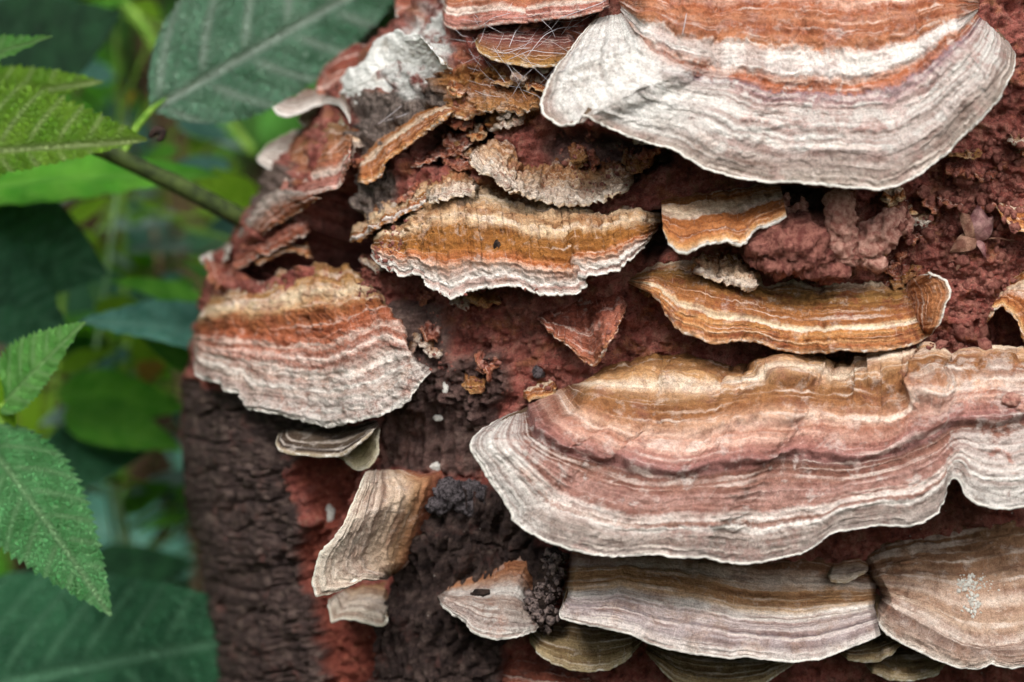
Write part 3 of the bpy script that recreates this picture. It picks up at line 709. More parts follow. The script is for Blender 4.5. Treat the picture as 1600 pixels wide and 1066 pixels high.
B('cream lobe hanging under the small dark capped bracket',
  [(527,713),(542,724),(553,734),(572,732),(584,722),(592,706),(588,690),(593,668)],
  [(530,708),(545,700),(560,688),(580,672)], 50, fungus_mat('cap_cream', [(0,'a09064'),(.4,'b4a678'),(.8,'c6bc98'),(1,'d6d0b8')], white=.3, warp=.02, stain_amt=.1), d_off=30, thick=6, ring=.5, rad=2, rough=.6, taper=(.1,.1), rim_c='ccc4a8')
B('beige bracket flowing down the bark like a folded skirt',
  [(572,736),(560,765),(545,796),(530,828),(518,850),(502,868),(494,886),(489,912),(496,932),(518,929),(545,918),(560,906),(585,906),(606,905)],
  [(640,734),(690,742),(672,790),(654,840),(642,872),(616,896)], 115, Z['beige'], d_off=34, thick=6, mids=[(.5,[(596,734),(592,790),(574,840),(560,872),(570,892),(608,902)])], ring=2.8, rad=2.5, rough=1.3, taper=(.08,.05), rim_c='d0c8b8', prof=.9, jag=.9)
B('short beige bracket directly below the folded skirt bracket',
  [(514,936),(512,945),(518,973),(534,966),(556,968),(580,975),(597,977),(606,955)],
  [(548,915),(570,905),(596,902),(608,905),(609,930)], 70, Z['beige'], thick=7, ring=1.4, rad=2.5, rough=1.1, taper=(.06,.05), rim_c='d0c8b8', jag=.8)
B('small lobed grey and white bracket beside the dark granules',
  [(684,930),(690,945),(710,962),(727,970),(738,985),(758,995),(780,999),(810,994),(834,986),(845,972)],
  [(692,924),(712,905),(745,893),(775,876),(805,858),(828,858),(838,900),(842,945)], 90, Z['small_lobed'], thick=8, ring=2.0, rad=4, rough=2, white=lambda u,v,t,s:.6*sstep(.3,.45,t)*sstep(.62,.5,t), taper=(.08,.04), jag=1)
B('olive brown half disc bracket in the shade below the long grey one',
  [(828,990),(829,1004),(840,1020),(862,1036),(890,1046),(920,1050),(950,1046),(980,1030),(998,1012),(1006,1000)],
  [(836,970),(900,960),(960,965),(1003,985)], 85, Z['shade_brown'], thick=6, ring=1.2, rad=2, rough=1, rim_c='a09070', jag=1.2)
B('thin brown bracket cut by the bottom edge under the long grey one',
  [(1008,1018),(1030,1042),(1052,1064),(1090,1078),(1140,1080),(1190,1070),(1242,1036)],
  [(1010,1000),(1060,1003),(1120,1008),(1180,1010),(1238,1018)], 80, Z['shade_brown'], thick=6, ring=1.5, rad=2, rough=1, rim_c='a09070', jag=1)
B('little brown shelf under the join of the two bottom brackets',
  [(1312,1020),(1325,1030),(1345,1034),(1372,1033),(1396,1022),(1411,1004)],
  [(1318,1008),(1350,985),(1390,978),(1410,990)], 90, Z['shade_brown'], thick=6, ring=1.2, rad=2, rough=1, rim_c='a09070', jag=1)
B('lowest brown shelf touching the bottom edge below the tan corner bracket',
  [(1350,1038),(1362,1050),(1390,1060),(1425,1064),(1460,1056),(1482,1034)],
  [(1356,1022),(1400,1010),(1450,1008),(1480,1020)], 70, Z['shade_brown'], thick=6, ring=1.2, rad=2, rough=1, rim_c='a09070', jag=1)
B('rusty bracket fragment at the bottom edge beside the dark bark ridge',
  [(782,1068),(800,1085),(840,1096),(890,1090),(930,1070)],
  [(785,1040),(810,1025),(860,1030),(900,1045),(930,1060)], 50, Z['redbrown'], thick=6, ring=1.2, rad=3, rough=3, rim_c='b08058', jag=2)
B('ragged orange ledge running down to the left from the cracked ochre bracket',
  [(546,378),(560,374),(578,362),(606,346),(640,332),(676,312)],
  [(552,352),(590,332),(630,308),(668,284)], 60, Z['ochre_white'], thick=6, ring=1.6, rad=6, rough=6, jag=4, rim_c='a8703c', taper=(.08,.08), d_off=10)
B('torn reddish shell on the left outline above the left side bracket',
  [(306,530),(316,512),(330,486),(350,462),(378,444),(398,438)],
  [(310,505),(318,470),(336,444),(352,430),(376,426)], 40, Z['redbrown'], thick=6, ring=1, rad=5, rough=5, jag=4, rim_c='8a4e3a', taper=(.05,.1), d_off=20)
B('dull orange ragged strip left of the hollow under the cone bracket',
  [(352,436),(372,418),(398,402),(424,392),(452,376),(486,362)],
  [(350,420),(372,396),(400,376),(440,352),(478,336)], 30, Z['redbrown'], thick=6, ring=1, rad=5, rough=5, jag=4, rim_c='96583c', taper=(.05,.1), d_off=0)
B('brown crusty shelf between the tilted orange strip and the cream flake',
  [(640,262),(662,256),(690,246),(716,238),(742,222)],
  [(640,246),(668,236),(700,218),(736,200)], 45, Z['redbrown'], thick=6, ring=1, rad=6, rough=6, jag=4, rim_c='96583c', taper=(.08,.1))
B('small pale lip of bracket in the dark gap above the two bottom brackets',
  [(1292,898),(1300,908),(1320,909),(1342,900),(1356,892)],
  [(1296,880),(1320,872),(1345,872),(1362,884)], 80, Z['beige'], thick=6, ring=.8, rad=1.5, rough=1, rim_c='a89478')
# upper left
B('thin wavy winged bracket sticking out over the green leaf',
  [(427,168),(434,177),(450,181),(466,178),(490,166),(512,160),(530,165),(541,178),(546,192)],
  [(450,153),(480,146),(505,140),(525,146),(540,156),(548,170)], 60, Z['grey'], thick=7, ring=.8, rad=1.5, rough=.8, rim_c='d6d2cc', pore='b09a80', taper=(0,0), jag=.5, d_off=40, prof=1.1)
B('tan tongue of bracket under the winged one',
  [(464,186),(476,197),(500,201),(522,199),(541,194)],
  [(470,176),(492,168),(514,164),(534,172)], 40, fungus_mat('cap_tan', [(0,'8c7458'),(.6,'a89070'),(1,'c4b498')], white=.1, stain_amt=.1), d_off=10, thick=5, ring=.5, rad=1, rough=.8, taper=(.05,.05), jag=.5)
B('small grey spotted bracket with white edge at the stump outline',
  [(400,246),(406,255),(425,265),(444,271),(456,262)],
  [(418,224),(440,204),(470,195),(485,214)], 60, Z['grey'], thick=6, ring=1, rad=2, rough=1.6, rim_c='d6d2cc', taper=(.06,.06))
B('orange and pink cone shaped bracket on the upper left corner of the stump',
  [(431,300),(452,304),(476,306),(502,300),(530,292),(536,270),(548,240)],
  [(468,214),(490,200),(515,194),(540,196),(552,215)], 100, Z['pink_zoned'], thick=7, ring=1.6, rad=3, rough=2, rim_c='b88070', taper=(.03,.05), d_off=20)
B('tilted orange strip of bracket above a dark hollow',
  [(556,284),(572,285),(588,276),(600,256),(622,238),(640,226),(654,208),(682,190),(714,172)],
  [(560,248),(570,235),(600,212),(640,184),(680,165),(712,164)], 90, Z['orange'], thick=8, ring=1.8, rad=4, rough=2.6, taper=(.04,.05), jag=2.4, rim_c='b8804c')
B('torn curling bracket shell on the left outline with a white lip',
  [(352,428),(362,408),(378,390),(398,374),(430,352),(458,336),(484,322),(500,312)],
  [(314,404),(332,398),(350,386),(372,362),(396,336),(416,312),(436,300),(470,300)], 95, fungus_mat('cap_torn', [(0,'a89c94'),(.3,'968278'),(.5,'8c5a44'),(.8,'96583c'),(1,'a86a40')], white=.2, warp=.08), thick=8, ring=1.5, rad=4, rough=4, jag=3, rim_c='a4683c', taper=(0,0), d_off=30)
B('pale pointed lip poking out from the left outline of the stump',
  [(312,402),(318,412),(332,414),(348,408),(358,398)],
  [(330,392),(344,386),(356,380),(364,384)], 45, Z['white_crust'], thick=5, ring=.6, rad=1.5, taper=(0,.05), d_off=40)
B('thin orange shelf inside the dark hollow on the left',
  [(396,412),(412,406),(432,396),(450,390),(470,396),(490,404)],
  [(402,404),(430,388),(455,378),(480,378)], 30, Z['orange'], d_off=-40, thick=5, ring=.8, rad=3, rough=2, jag=2.5, taper=(.05,.1), rim_c='a86a40')
B('dome of bracket on the left shoulder coated with white mould',
  [(520,150),(548,166),(590,161),(640,153),(690,140),(704,112),(682,82)],
  [(524,138),(560,100),(590,66),(622,46),(650,48),(664,64)], 60, plain_mat('white_mould', 'b8b2aa', 'e2e2de', 160.0, .6, contrast=(.3,.5)), thick=4, ring=1.0, rad=2, rough=1.8, white=lambda u,v,t,s: .9*sstep(700,640,u)+.3, prof=.5, taper=(.05,.1), d_off=88)
B('reddish brown bracket back behind the white moulded dome',
  [(492,146),(505,150),(530,152),(552,150),(566,138)],
  [(496,124),(508,98),(530,80),(556,68),(580,76)], 60, Z['redbrown'], thick=6, ring=1, rad=2, rough=2, rim_c='a08878', taper=(.04,.1))
B('grey white sloping crust at the top edge of the stump',
  [(655,62),(670,60),(690,52),(705,38),(720,22)],
  [(634,30),(650,4),(670,-20),(700,-40),(730,-30)], 50, Z['white_crust'], thick=5, ring=1, rad=2, rough=2.5, taper=(.05,.1), white=lambda u,v,t,s:.6+0*u)
B('small orange red lobe against the green leaf at the top',
  [(616,10),(620,24),(634,29),(648,22),(654,6)],
  [(618,-20),(634,-30),(652,-22)], 50, Z['redbrown'], thick=6, ring=.8, rad=1, taper=(.06,.06))
B('pink bracket with white arcs cut by the top edge',
  [(690,26),(694,38),(706,44),(740,43),(770,38),(800,34),(830,36)],
  [(700,-30),(740,-50),(790,-50),(830,-20)], 90, Z['pink_zoned'], thick=7, ring=1.4, rad=2, rough=1.8, rim_c='b88474', taper=(.06,.06))
B('pink brown bracket strip at the top between white arcs and white lobe',
  [(806,33),(840,32),(880,28),(920,22),(952,8)],
  [(806,-30),(850,-50),(900,-50),(950,-30)], 80, Z['pink_zoned'], thick=7, ring=1.4, rad=2, rough=2.2, rim_c='b07868', taper=(.06,.06))
B('shaded ochre edged bracket behind cobwebs under the top pink bracket',
  [(742,62),(745,78),(768,90),(800,101),(850,103),(884,98),(905,80)],
  [(752,40),(800,28),(850,30),(900,45)], 75, fungus_mat('cap_cobweb', [(0,'6a3e38'),(.5,'7c4840'),(.75,'8a5a3c'),(.9,'a8793e'),(1,'c09a60')], white=.05, stain_amt=.3), thick=7, ring=1.2, rad=2, rough=1.6, rim_c='b08a58', taper=(.06,.1))
B('orange bracket with curled lip at the right edge of the picture',
  [(1541,504),(1548,486),(1566,476),(1590,500),(1605,538),(1660,545),(1700,500)],
  [(1560,462),(1580,436),(1604,412),(1650,400),(1700,410)], 110, Z['orange'], thick=8, ring=2, rad=4, rough=2.2, rim_c='b8804c', taper=(.05,.05), jag=2)
B('small orange flake at the right edge above the curled bracket',
  [(1556,322),(1568,340),(1586,358),(1612,366),(1650,360)],
  [(1562,314),(1585,312),(1620,310),(1650,318)], 60, Z['orange'], thick=6, ring=1.4, rad=3, rough=2, rim_c='b8804c', jag=2, taper=(.05,.05))
# ragged cream fragments on top of the ochre bracket
for lab, rim_, inn_, zz in [
  ('curled cream flake standing up on the cracked ochre bracket', [(735,240),(742,262),(762,282),(790,298),(815,304)], [(748,222),(775,212),(800,222),(818,250)], 'cream_flake'),
  ('ragged cream flake crust above the cracked ochre bracket', [(785,285),(810,300),(850,314),(890,320),(930,318),(962,306),(990,290)], [(800,262),(840,252),(880,258),(920,264),(960,250),(992,262)], 'cream_flake'),
  ('buff crust lump at the back corner of the ochre bracket', [(664,306),(680,318),(705,312),(730,304),(752,292)], [(668,282),(690,266),(715,262),(742,272)], 'cream_flake'),
  ('striped layered flakes stacked on the olive bracket', [(1082,424),(1110,436),(1140,444),(1170,450),(1194,440)], [(1078,398),(1110,392),(1145,396),(1180,418)], 'cream_flake'),
  ('brown crust ledge along the upper face near the cobwebs', [(690,178),(730,186),(770,172),(810,180),(846,170)], [(692,130),(740,118),(790,126),(842,140)], 'crust')]:
    if zz not in Z:
        Z[zz] = fungus_mat('cap_'+zz, [(0,'8a5a38'),(.25,'b08258'),(.5,'d0b090'),(.75,'d8c4b0'),(1,'e0d2c4')] if zz == 'cream_flake' else [(0,'8a5a38'),(.4,'96643c'),(.7,'a8743f'),(1,'b88a58')], white=.5 if zz == 'cream_flake' else .1, warp=.2, stain='8a4e34', stain_amt=.7, speck=.6)
    B(lab, rim_, inn_, 85 if zz == 'cream_flake' else 40, Z[zz], thick=6, ring=2, rad=9, rough=7, jag=5, rim_c='ccb498' if zz == 'cream_flake' else 'a07444', crack=6, taper=(.1,.1))

# ------------------------------------------------------------------ small things on the stump
def flake(u, v, w, h, ang, mat, prot=40):
    n = 7; c, sn = math.cos(ang), math.sin(ang)
    x = np.linspace(-.5, .5, n)
    rimp = np.stack([x*w, h*(.55 - 1.2*x**2) + rng.normal(0, h*.12, n)], -1); inp = np.stack([x*w*.9, -h*.45 + rng.normal(0, h*.1, n) + 0*x], -1)
    rot = lambda q: np.stack([u + q[:, 0]*c - q[:, 1]*sn, v + q[:, 0]*sn + q[:, 1]*c], -1)
    return bracket('', rot(rimp), rot(inp), prot, mat, n=(34, 20), parent=stump, name='wood_flake', thick=5, ring=1.5, rad=6, rough=5, jag=4, taper=(.1, .1))
fl_m = [Z['redbrown'], Z['cream_flake'], Z['orange'], Z['crust'], Z['redbrown']]
for (x0, y0, x1, y1, k) in [(690,90,860,200,9),(860,210,1030,330,8),(560,290,700,420,8),(1040,150,1060,300,0),(1230,300,1450,440,8),(1480,160,1610,330,7),(1000,400,1080,450,3),
                            (330,420,400,520,5),(640,440,760,540,6),(1130,440,1420,470,0),(720,560,860,640,4),(1360,300,1500,430,8),(540,180,560,330,2),(690,200,760,270,5)]:
    for _ in range(k):
        flake(rng.uniform(x0, x1), rng.uniform(y0, y1), rng.uniform(22, 62), rng.uniform(12, 30), rng.normal(0, .5), fl_m[rng.integers(0, 5)], rng.uniform(22, 45))

def tube(path, nseg=None, nring=14, amp=0.0, freq=14.0, seed=0.0, rings=None, spline=True):
    """swept tube through (u, v, d, r) points -> camera-frame grid"""
    p = np.array(path, float)
    n = rings or max(8, len(p)*6)
    L = np.concatenate([[0], np.cumsum(np.linalg.norm(np.diff(p[:, :3], axis=0), axis=1))])
    q = np.stack([np.interp(np.linspace(0, L[-1], n), L, p[:, k]) for k in range(4)], -1)
    for _ in range(max(1, n//10)):
        q[1:-1] = .25*q[:-2] + .5*q[1:-1] + .25*q[2:]
    c = camxyz(q[:, 0], q[:, 1], q[:, 2]); tg = np.gradient(c, axis=0); tg /= np.linalg.norm(tg, axis=1)[:, None]
    ref = np.array([0.31, 0.2, 0.93]); a = np.cross(tg, ref); a /= np.linalg.norm(a, axis=1)[:, None] + 1e-9; b = np.cross(tg, a)
    th = np.linspace(0, 2*math.pi, nring, endpoint=False)
    rr = q[:, 3][:, None]*np.ones(nring)
    e = np.linspace(0, 1, n)[:, None]; cap = np.clip(np.minimum(e, 1-e)*n/3.0, 0, 1)**.5
    rr = rr*cap
    dirs = a[:, None]*np.cos(th)[None, :, None] + b[:, None]*np.sin(th)[None, :, None]
    pts = c[:, None] + dirs*rr[..., None]
    if amp:
        hh = amp*(noise(pts[..., 0]/freq, pts[..., 1]/freq, pts[..., 2]/freq + seed) + .6*noise(pts[..., 0]/freq*2.2, pts[..., 1]/freq*2.2, pts[..., 2]/freq*2.2 + seed) + .4*noise(pts[..., 0]/freq*4.6, pts[..., 1]/freq*4.6, pts[..., 2]/freq*4.6 + seed))
        pts = pts + dirs*(hh*cap)[..., None]
    return toworld(pts.reshape(-1, 3)), gridfaces(n, nring, 0, True)[:, ::-1]
def tube_obj(name, path, mat, parent=None, **k):
    v, f = tube(path, **k)
    o = np.array(parent.location) if parent is not None else v.mean(0)
    return mk(name, v - o if parent is not None else v, f, mat, parent, origin=None if parent is not None else o)
def td(u, v):
    u = np.atleast_1d(np.float64(u)); v = np.atleast_1d(np.float64(v))
    return float((trunk_d(u, v) + relief(u, v))[0])

M_RED = plain_mat('crumbly_red_wood', '7a443e', 'b47a6c', 500.0, .9, dist=.002)
M_PINK = plain_mat('pinkish_rotten_wood', 'a46a5e', 'd8aa9a', 600.0, .9, dist=.0015)
M_BLACK = plain_mat('black_crust', '363033', '857c80', 900.0, .9, dist=.002)
M_GRAIN = plain_mat('dark_grain', '33282a', 'a08c86', 700.0, .8, rough=.6, spec=.4)
M_CHIP = plain_mat('charred_chip', '1c1614', '453630', 500.0, .8)
M_WHITE = plain_mat('white_powder', 'b4b2ac', 'd8d6d0', 900.0, .5)

d0 = td(1240, 390) + 45
k = empty('rotten_wood_knot', W(1290, 420, d0)); tag(k, 'twisted knot of dark rotten red wood with a rounded upright knob', 'wood knot')
tube_obj('lump', [(1176,392,d0+10,18),(1200,380,d0+40,44),(1250,385,d0+45,48),(1300,405,d0+30,36),(1330,418,d0+10,14)], M_RED, k, nring=48, rings=60, amp=16, freq=26)
tube_obj('knob', [(1322,412,d0+30,26),(1316,375,d0+55,25),(1314,345,d0+70,22),(1312,322,d0+74,25),(1309,306,d0+70,22),(1308,294,d0+66,9)], M_PINK, k, nring=40, rings=46, amp=6, freq=13, seed=3.)
tube_obj('branch', [(1330,405,d0+20,20),(1360,378,d0+45,30),(1392,356,d0+50,25),(1412,345,d0+44,18),(1426,340,d0+38,6)], M_PINK, k, nring=40, rings=46, amp=11, freq=20, seed=5.)
tube_obj('branch', [(1345,400,d0+40,12),(1370,412,d0+50,14),(1388,410,d0+48,8)], M_PINK, k, nring=24, rings=24, amp=6, freq=14, seed=7.)
tube_obj('splinter', [(1216,340,d0+20,8),(1226,318,d0+34,8),(1232,300,d0+40,3)], M_PINK, k, nring=16, rings=20, amp=5, freq=9, seed=9.)
tube_obj('splinter', [(1250,344,d0+20,9),(1256,322,d0+34,6),(1252,306,d0+40,3)], M_PINK, k, nring=16, rings=20, amp=5, freq=9, seed=11.)
tube_obj('splinter', [(1228,330,d0+30,5),(1246,324,d0+40,6),(1264,330,d0+36,4)], M_PINK, k, nring=16, rings=20, amp=5, freq=9, seed=13.)

bd = td(715, 770)
k = empty('black_crust_clump', W(715, 790, bd)); tag(k, 'blue black knobbly crust clump on top of the dark bark ridge', 'crust')
for (u, v, r) in [(708,772,24),(742,768,17),(684,790,15),(768,780,13),(730,792,15)]:
    tube_obj('lump', [(u-r*1.2,v+2,bd-4,r*.5),(u-r*.4,v-2,bd+4,r),(u+r*.4,v+2,bd+4,r*.9),(u+r*1.2,v,bd-6,r*.45)], M_BLACK, k, nring=36, rings=34, amp=r*.35, freq=9, seed=u*.1)

bpy.context.view_layer.update()
def caster():
    dg_ = bpy.context.evaluated_depsgraph_get()
    org = Vector(cam.location)
    def hit(u, v):
        p = Vector(W(u, v, 0)); ok, loc, nor, *_ = scene.ray_cast(dg_, org, (p - org).normalized())
        return (np.array(loc), np.array(nor)) if ok else (None, None)
    return hit
hit = caster()

ico_v = []
t_ = (1 + 5**.5)/2
for a, b in ((-1, t_), (1, t_), (-1, -t_), (1, -t_)):
    ico_v.append((a, b, 0))
for a, b in ((-1, t_), (1, t_), (-1, -t_), (1, -t_)):
    ico_v.append((0, a, b))
for a, b in ((t_, -1), (t_, 1), (-t_, -1), (-t_, 1)):
    ico_v.append((a, 0, b))
ico_v = np.array(ico_v)/1.9
ico_f = np.array([(0,11,5),(0,5,1),(0,1,7),(0,7,10),(0,10,11),(1,5,9),(5,11,4),(11,10,2),(10,7,6),(7,1,8),(3,9,4),(3,4,2),(3,2,6),(3,6,8),(3,8,9),(4,9,5),(2,4,11),(6,2,10),(8,6,7),(9,8,1)])
def grains(name, spots, mat, parent=None, **tg):
    """spots: (u, v, radius px) dropped on whatever the ray meets"""
    V, F = [], []
    for (u, v, r) in spots:
        loc, nor = hit(u, v)
        if loc is None: continue
        sc = r*S*(1 + rng.normal(0, .25, (12, 1)))*rng.uniform(.7, 1.3, (1, 3))
        V.append(ico_v*sc + loc + nor*r*S*.3); F.append(ico_f + 12*(len(V)-1))
    V = np.concatenate(V); F = np.concatenate(F)
    if parent is not None:
        o = mk(name, V - np.array(parent.location), F, mat, parent, smooth=True)
    else:
        o = mk(name, V, F, mat, None, smooth=True, origin=V.mean(0))
    tag(o, **tg)
    return o
def scatter(poly, n, r0, r1):
    p = np.array(poly); lo, hi = p.min(0), p.max(0); out = []
    while len(out) < n:
        q = rng.uniform(lo, hi, (n, 2)); q = q[sd_poly(q[:, 0], q[:, 1], poly) > 0]
        out += [(a, b, r0 + (r1-r0)*rng.random()**3) for a, b in q]
    return out[:n]
sp = scatter([(1430,280),(1600,190),(1600,420),(1540,500),(1560,545),(1440,545),(1490,500),(1488,440),(1440,425),(1400,380)], 620, 2, 8)
sp += scatter([(1440,290),(1600,220),(1600,400),(1540,500),(1550,545),(1450,540),(1490,500),(1488,440),(1440,425)], 110, 5, 13)
sp += scatter([(660,460),(840,450),(860,520),(930,575),(900,595),(790,640),(650,570)], 240, 1.5, 5)
sp += scatter([(980,460),(1035,480),(1080,530),(1000,555),(930,560)], 90, 1.5, 4.5)
sp += scatter([(860,200),(1040,240),(1030,300),(900,310)], 130, 1.5, 5)
sp += scatter([(560,380),(640,340),(600,470),(560,470)], 120, 1.5, 5)
grains('wood_crumbs', sp, M_RED, stump, kind='stuff')
gd = td(850, 930)
gcl = empty('granule_clump', W(850, 985, gd)); tag(gcl, 'clump of dark granules between the small lobed bracket and the long grey one', 'granules')
tube_obj('core', [(866,856,gd+30,12),(862,885,gd+70,17),(856,915,gd+88,18),(846,945,gd+92,20),(852,975,gd+76,14),(856,990,gd+60,6)], M_CHIP, gcl, nring=30, rings=40, amp=8, freq=16)
bpy.context.view_layer.update(); hit = caster()
sp = scatter([(846,860),(888,866),(884,900),(876,930),(870,985),(842,990),(820,960),(826,930),(850,900)], 190, 2, 8)
grains('grains', sp, M_GRAIN, gcl, kind='stuff')
sp = [(1515+rng.normal(0, 9), 912+rng.normal(0, 7), rng.uniform(.6, 1)**3*4) for _ in range(90)] + [(1522+rng.normal(0, 6), 945+rng.normal(0, 9), rng.uniform(.5, 1)**3*3.6) for _ in range(70)] + [(1535+rng.normal(0, 16), 913+rng.normal(0, 6), rng.uniform(.8, 1.8)) for _ in range(30)]
grains('white_powder', sp, M_WHITE, None, label='white powder specks on the tan bracket in the bottom corner', cat='powder', kind='stuff')
def nugget(name, label, cat, u, v, ru, rv, mat, seed, lift=.4):
    loc, nor = hit(u, v)
    if loc is None: return
    th, ph = np.meshgrid(np.linspace(0, math.pi, 18), np.linspace(0, 2*math.pi, 28, endpoint=False), indexing='ij')
    q = np.stack([np.sin(th)*np.cos(ph), np.sin(th)*np.sin(ph), np.cos(th)], -1)
    q = q*(1 + .35*noise(q[..., 0]*1.7, q[..., 1]*1.7, q[..., 2]*1.7 + seed) + .15*noise(q[..., 0]*5, q[..., 1]*5, q[..., 2]*5 + seed))[..., None]
    q = q*np.array([ru, rv, min(ru, rv)*.8])
    w = (q.reshape(-1, 3) @ M3)*S
    o = mk(name, w, gridfaces(18, 28, 0, True), mat)
    o.location = loc + nor*lift*min(ru, rv)*S
    tag(o, label, cat)
nugget('wood_nugget', 'small red wood nugget lying on the middle bracket at the right edge', 'wood nugget', 1578, 627, 14, 11, M_PINK, 1.)
nugget('wood_nugget', 'tiny red nugget at the end of the red nugget on the middle bracket', 'wood nugget', 1598, 640, 8, 6, M_PINK, 2.)
nugget('charred_chip', 'dark chip lying on the small lobed bracket', 'chip', 754, 928, 17, 7, M_CHIP, 3., .1)
nugget('pale_fleck', 'white fleck stuck on the red wood left of the skirt bracket', 'fleck', 516, 803, 8, 15, M_WHITE, 4., .2)
nugget('pale_fleck', 'white fleck on dark wood near the tip of the left bracket', 'fleck', 696, 608, 5, 10, M_WHITE, 5., .2)
nugget('pale_fleck', 'oval pale fleck on dark wood below the knobbly crust', 'fleck', 684, 653, 8, 5, M_WHITE, 6., .2)
nugget('pale_fleck', 'pale fleck beside the top of the skirt bracket', 'fleck', 684, 730, 12, 7, M_WHITE, 8., .2)
nugget('black_spot', 'small black blot on the bare red wood', 'blot', 841, 580, 10, 11, M_BLACK, 7., .1)
nugget('black_spot', 'dark nugget painting the shade of a small hole in the cracked ochre bracket', 'blot', 778, 382, 6, 8, M_CHIP, 7.7, -.55)  # sunk dark nugget stands in for the shade inside a hole

# cobweb strands over the hollow at the top
M_WEB = plain_mat('cobweb_silk', 'b8b4bc', 'd8d6da', 900.0, .1, rough=.5)
web = empty('cobweb', W(800, 60, td(800, 60)+100)); tag(web, 'loose pale cobweb strands stretched across the hollow at the top', 'cobweb')
def strand(pts, r=1.0, lift=12, par=web):
    out = []
    for (u, v) in pts:
        loc, nor = hit(u, v)
        dd = DP if loc is None else float((loc - REF) @ BACK)/S
        out.append([u, v, dd + lift, r])
    out = np.array(out); out[1:-1, 2] = np.maximum(out[1:-1, 2], np.interp(np.linspace(0, 1, len(out)), [0, 1], [out[0, 2], out[-1, 2]])[1:-1])
    tube_obj('strand', out, M_WEB, par, nring=5, rings=24)
for pts in [[(820,92),(850,55),(872,44),(915,40)],[(795,75),(805,50),(816,38)],[(790,95),(830,78),(850,82),(885,84)],[(750,42),(770,28),(800,20)],[(735,70),(755,52),(760,38)],
            [(800,150),(818,120),(835,105)],[(815,140),(840,150),(845,155)],[(870,30),(940,5),(960,-10)],[(1066,55),(1070,36),(1073,20)],[(880,50),(930,20),(955,10)],[(700,60),(735,66),(780,60)],
            [(770,80),(790,84),(812,76),(830,75)],[(845,30),(862,46),(868,60)],[(760,95),(775,110),(790,130)],[(600,190),(625,182),(640,176)],[(590,195),(612,178),(628,165)]]:
    strand(pts, rng.uniform(.35, .6), 7)
for _ in range(44):
    u, v = rng.uniform(700, 900), rng.uniform(20, 140); a = rng.uniform(-1.2, 1.2); l = rng.uniform(25, 70)
    strand([(u, v), (u + l*.5*math.cos(a), v - l*.5*math.sin(a) + 4), (u + l*math.cos(a), v - l*math.sin(a))], rng.uniform(.2, .35), 5)

# dried flower husk caught on the rotten wood at the right
M_HUSK = plain_mat('dry_husk', '6e463a', 'a88470', 300.0, .5, rough=.7)
M_HUSK2 = plain_mat('dry_husk_purple', '7a5052', 'b08a86', 300.0, .5, rough=.7)
hd = td(1522, 378)
hk = empty('dried_husk', W(1522, 378, hd)); tag(hk, 'dried tan and purple flower husk stuck on the crumbly wood at the right', 'flower husk')
def petal(base, tip, w, mat):
    A = camxyz(*map(np.float64, base)); Bq = camxyz(*map(np.float64, tip)); ax = Bq - A; L = np.linalg.norm(ax); ax /= L
    sd = np.cross(np.array([.1, .3, 1.]), ax); sd /= np.linalg.norm(sd); nn = np.cross(ax, sd)
    i = np.linspace(0, 1, 18)[:, None, None]; j = np.linspace(-1, 1, 9)[None, :, None]
    wd = w*np.sin(math.pi*(.12 + .86*i)**.9)
    P_ = A + ax*L*i + sd*j*wd + nn*(.5*w*(1 - j**2) + .25*L*np.sin(math.pi*i))
    P_ = P_ + (1.5*fbm(P_[..., 0]/8, P_[..., 1]/8, 3.0, 3))[..., None]*nn
    mk('petal', toworld(P_.reshape(-1, 3)) - np.array(hk.location), gridfaces(18, 9), mat, hk)
for (tu, tv, w, m_) in [(1498,332,17,M_HUSK),(1528,320,20,M_HUSK2),(1552,338,15,M_HUSK2),(1484,394,15,M_HUSK),(1540,404,6,M_HUSK2)]:
    petal((1524, 374, hd+8), (tu, tv, hd+22), w, m_)
tube_obj('stalk', [(1524,374,hd+6,4),(1505,392,hd+14,5),(1500,410,hd+12,5),(1494,424,hd+6,3)], M_HUSK, hk, rings=16, nring=10, amp=1.5, freq=8)
tube_obj('filament', [(1526,374,hd+12,1.5),(1560,372,hd+24,1.2),(1590,378,hd+20,1)], M_HUSK, hk, rings=12, nring=6)

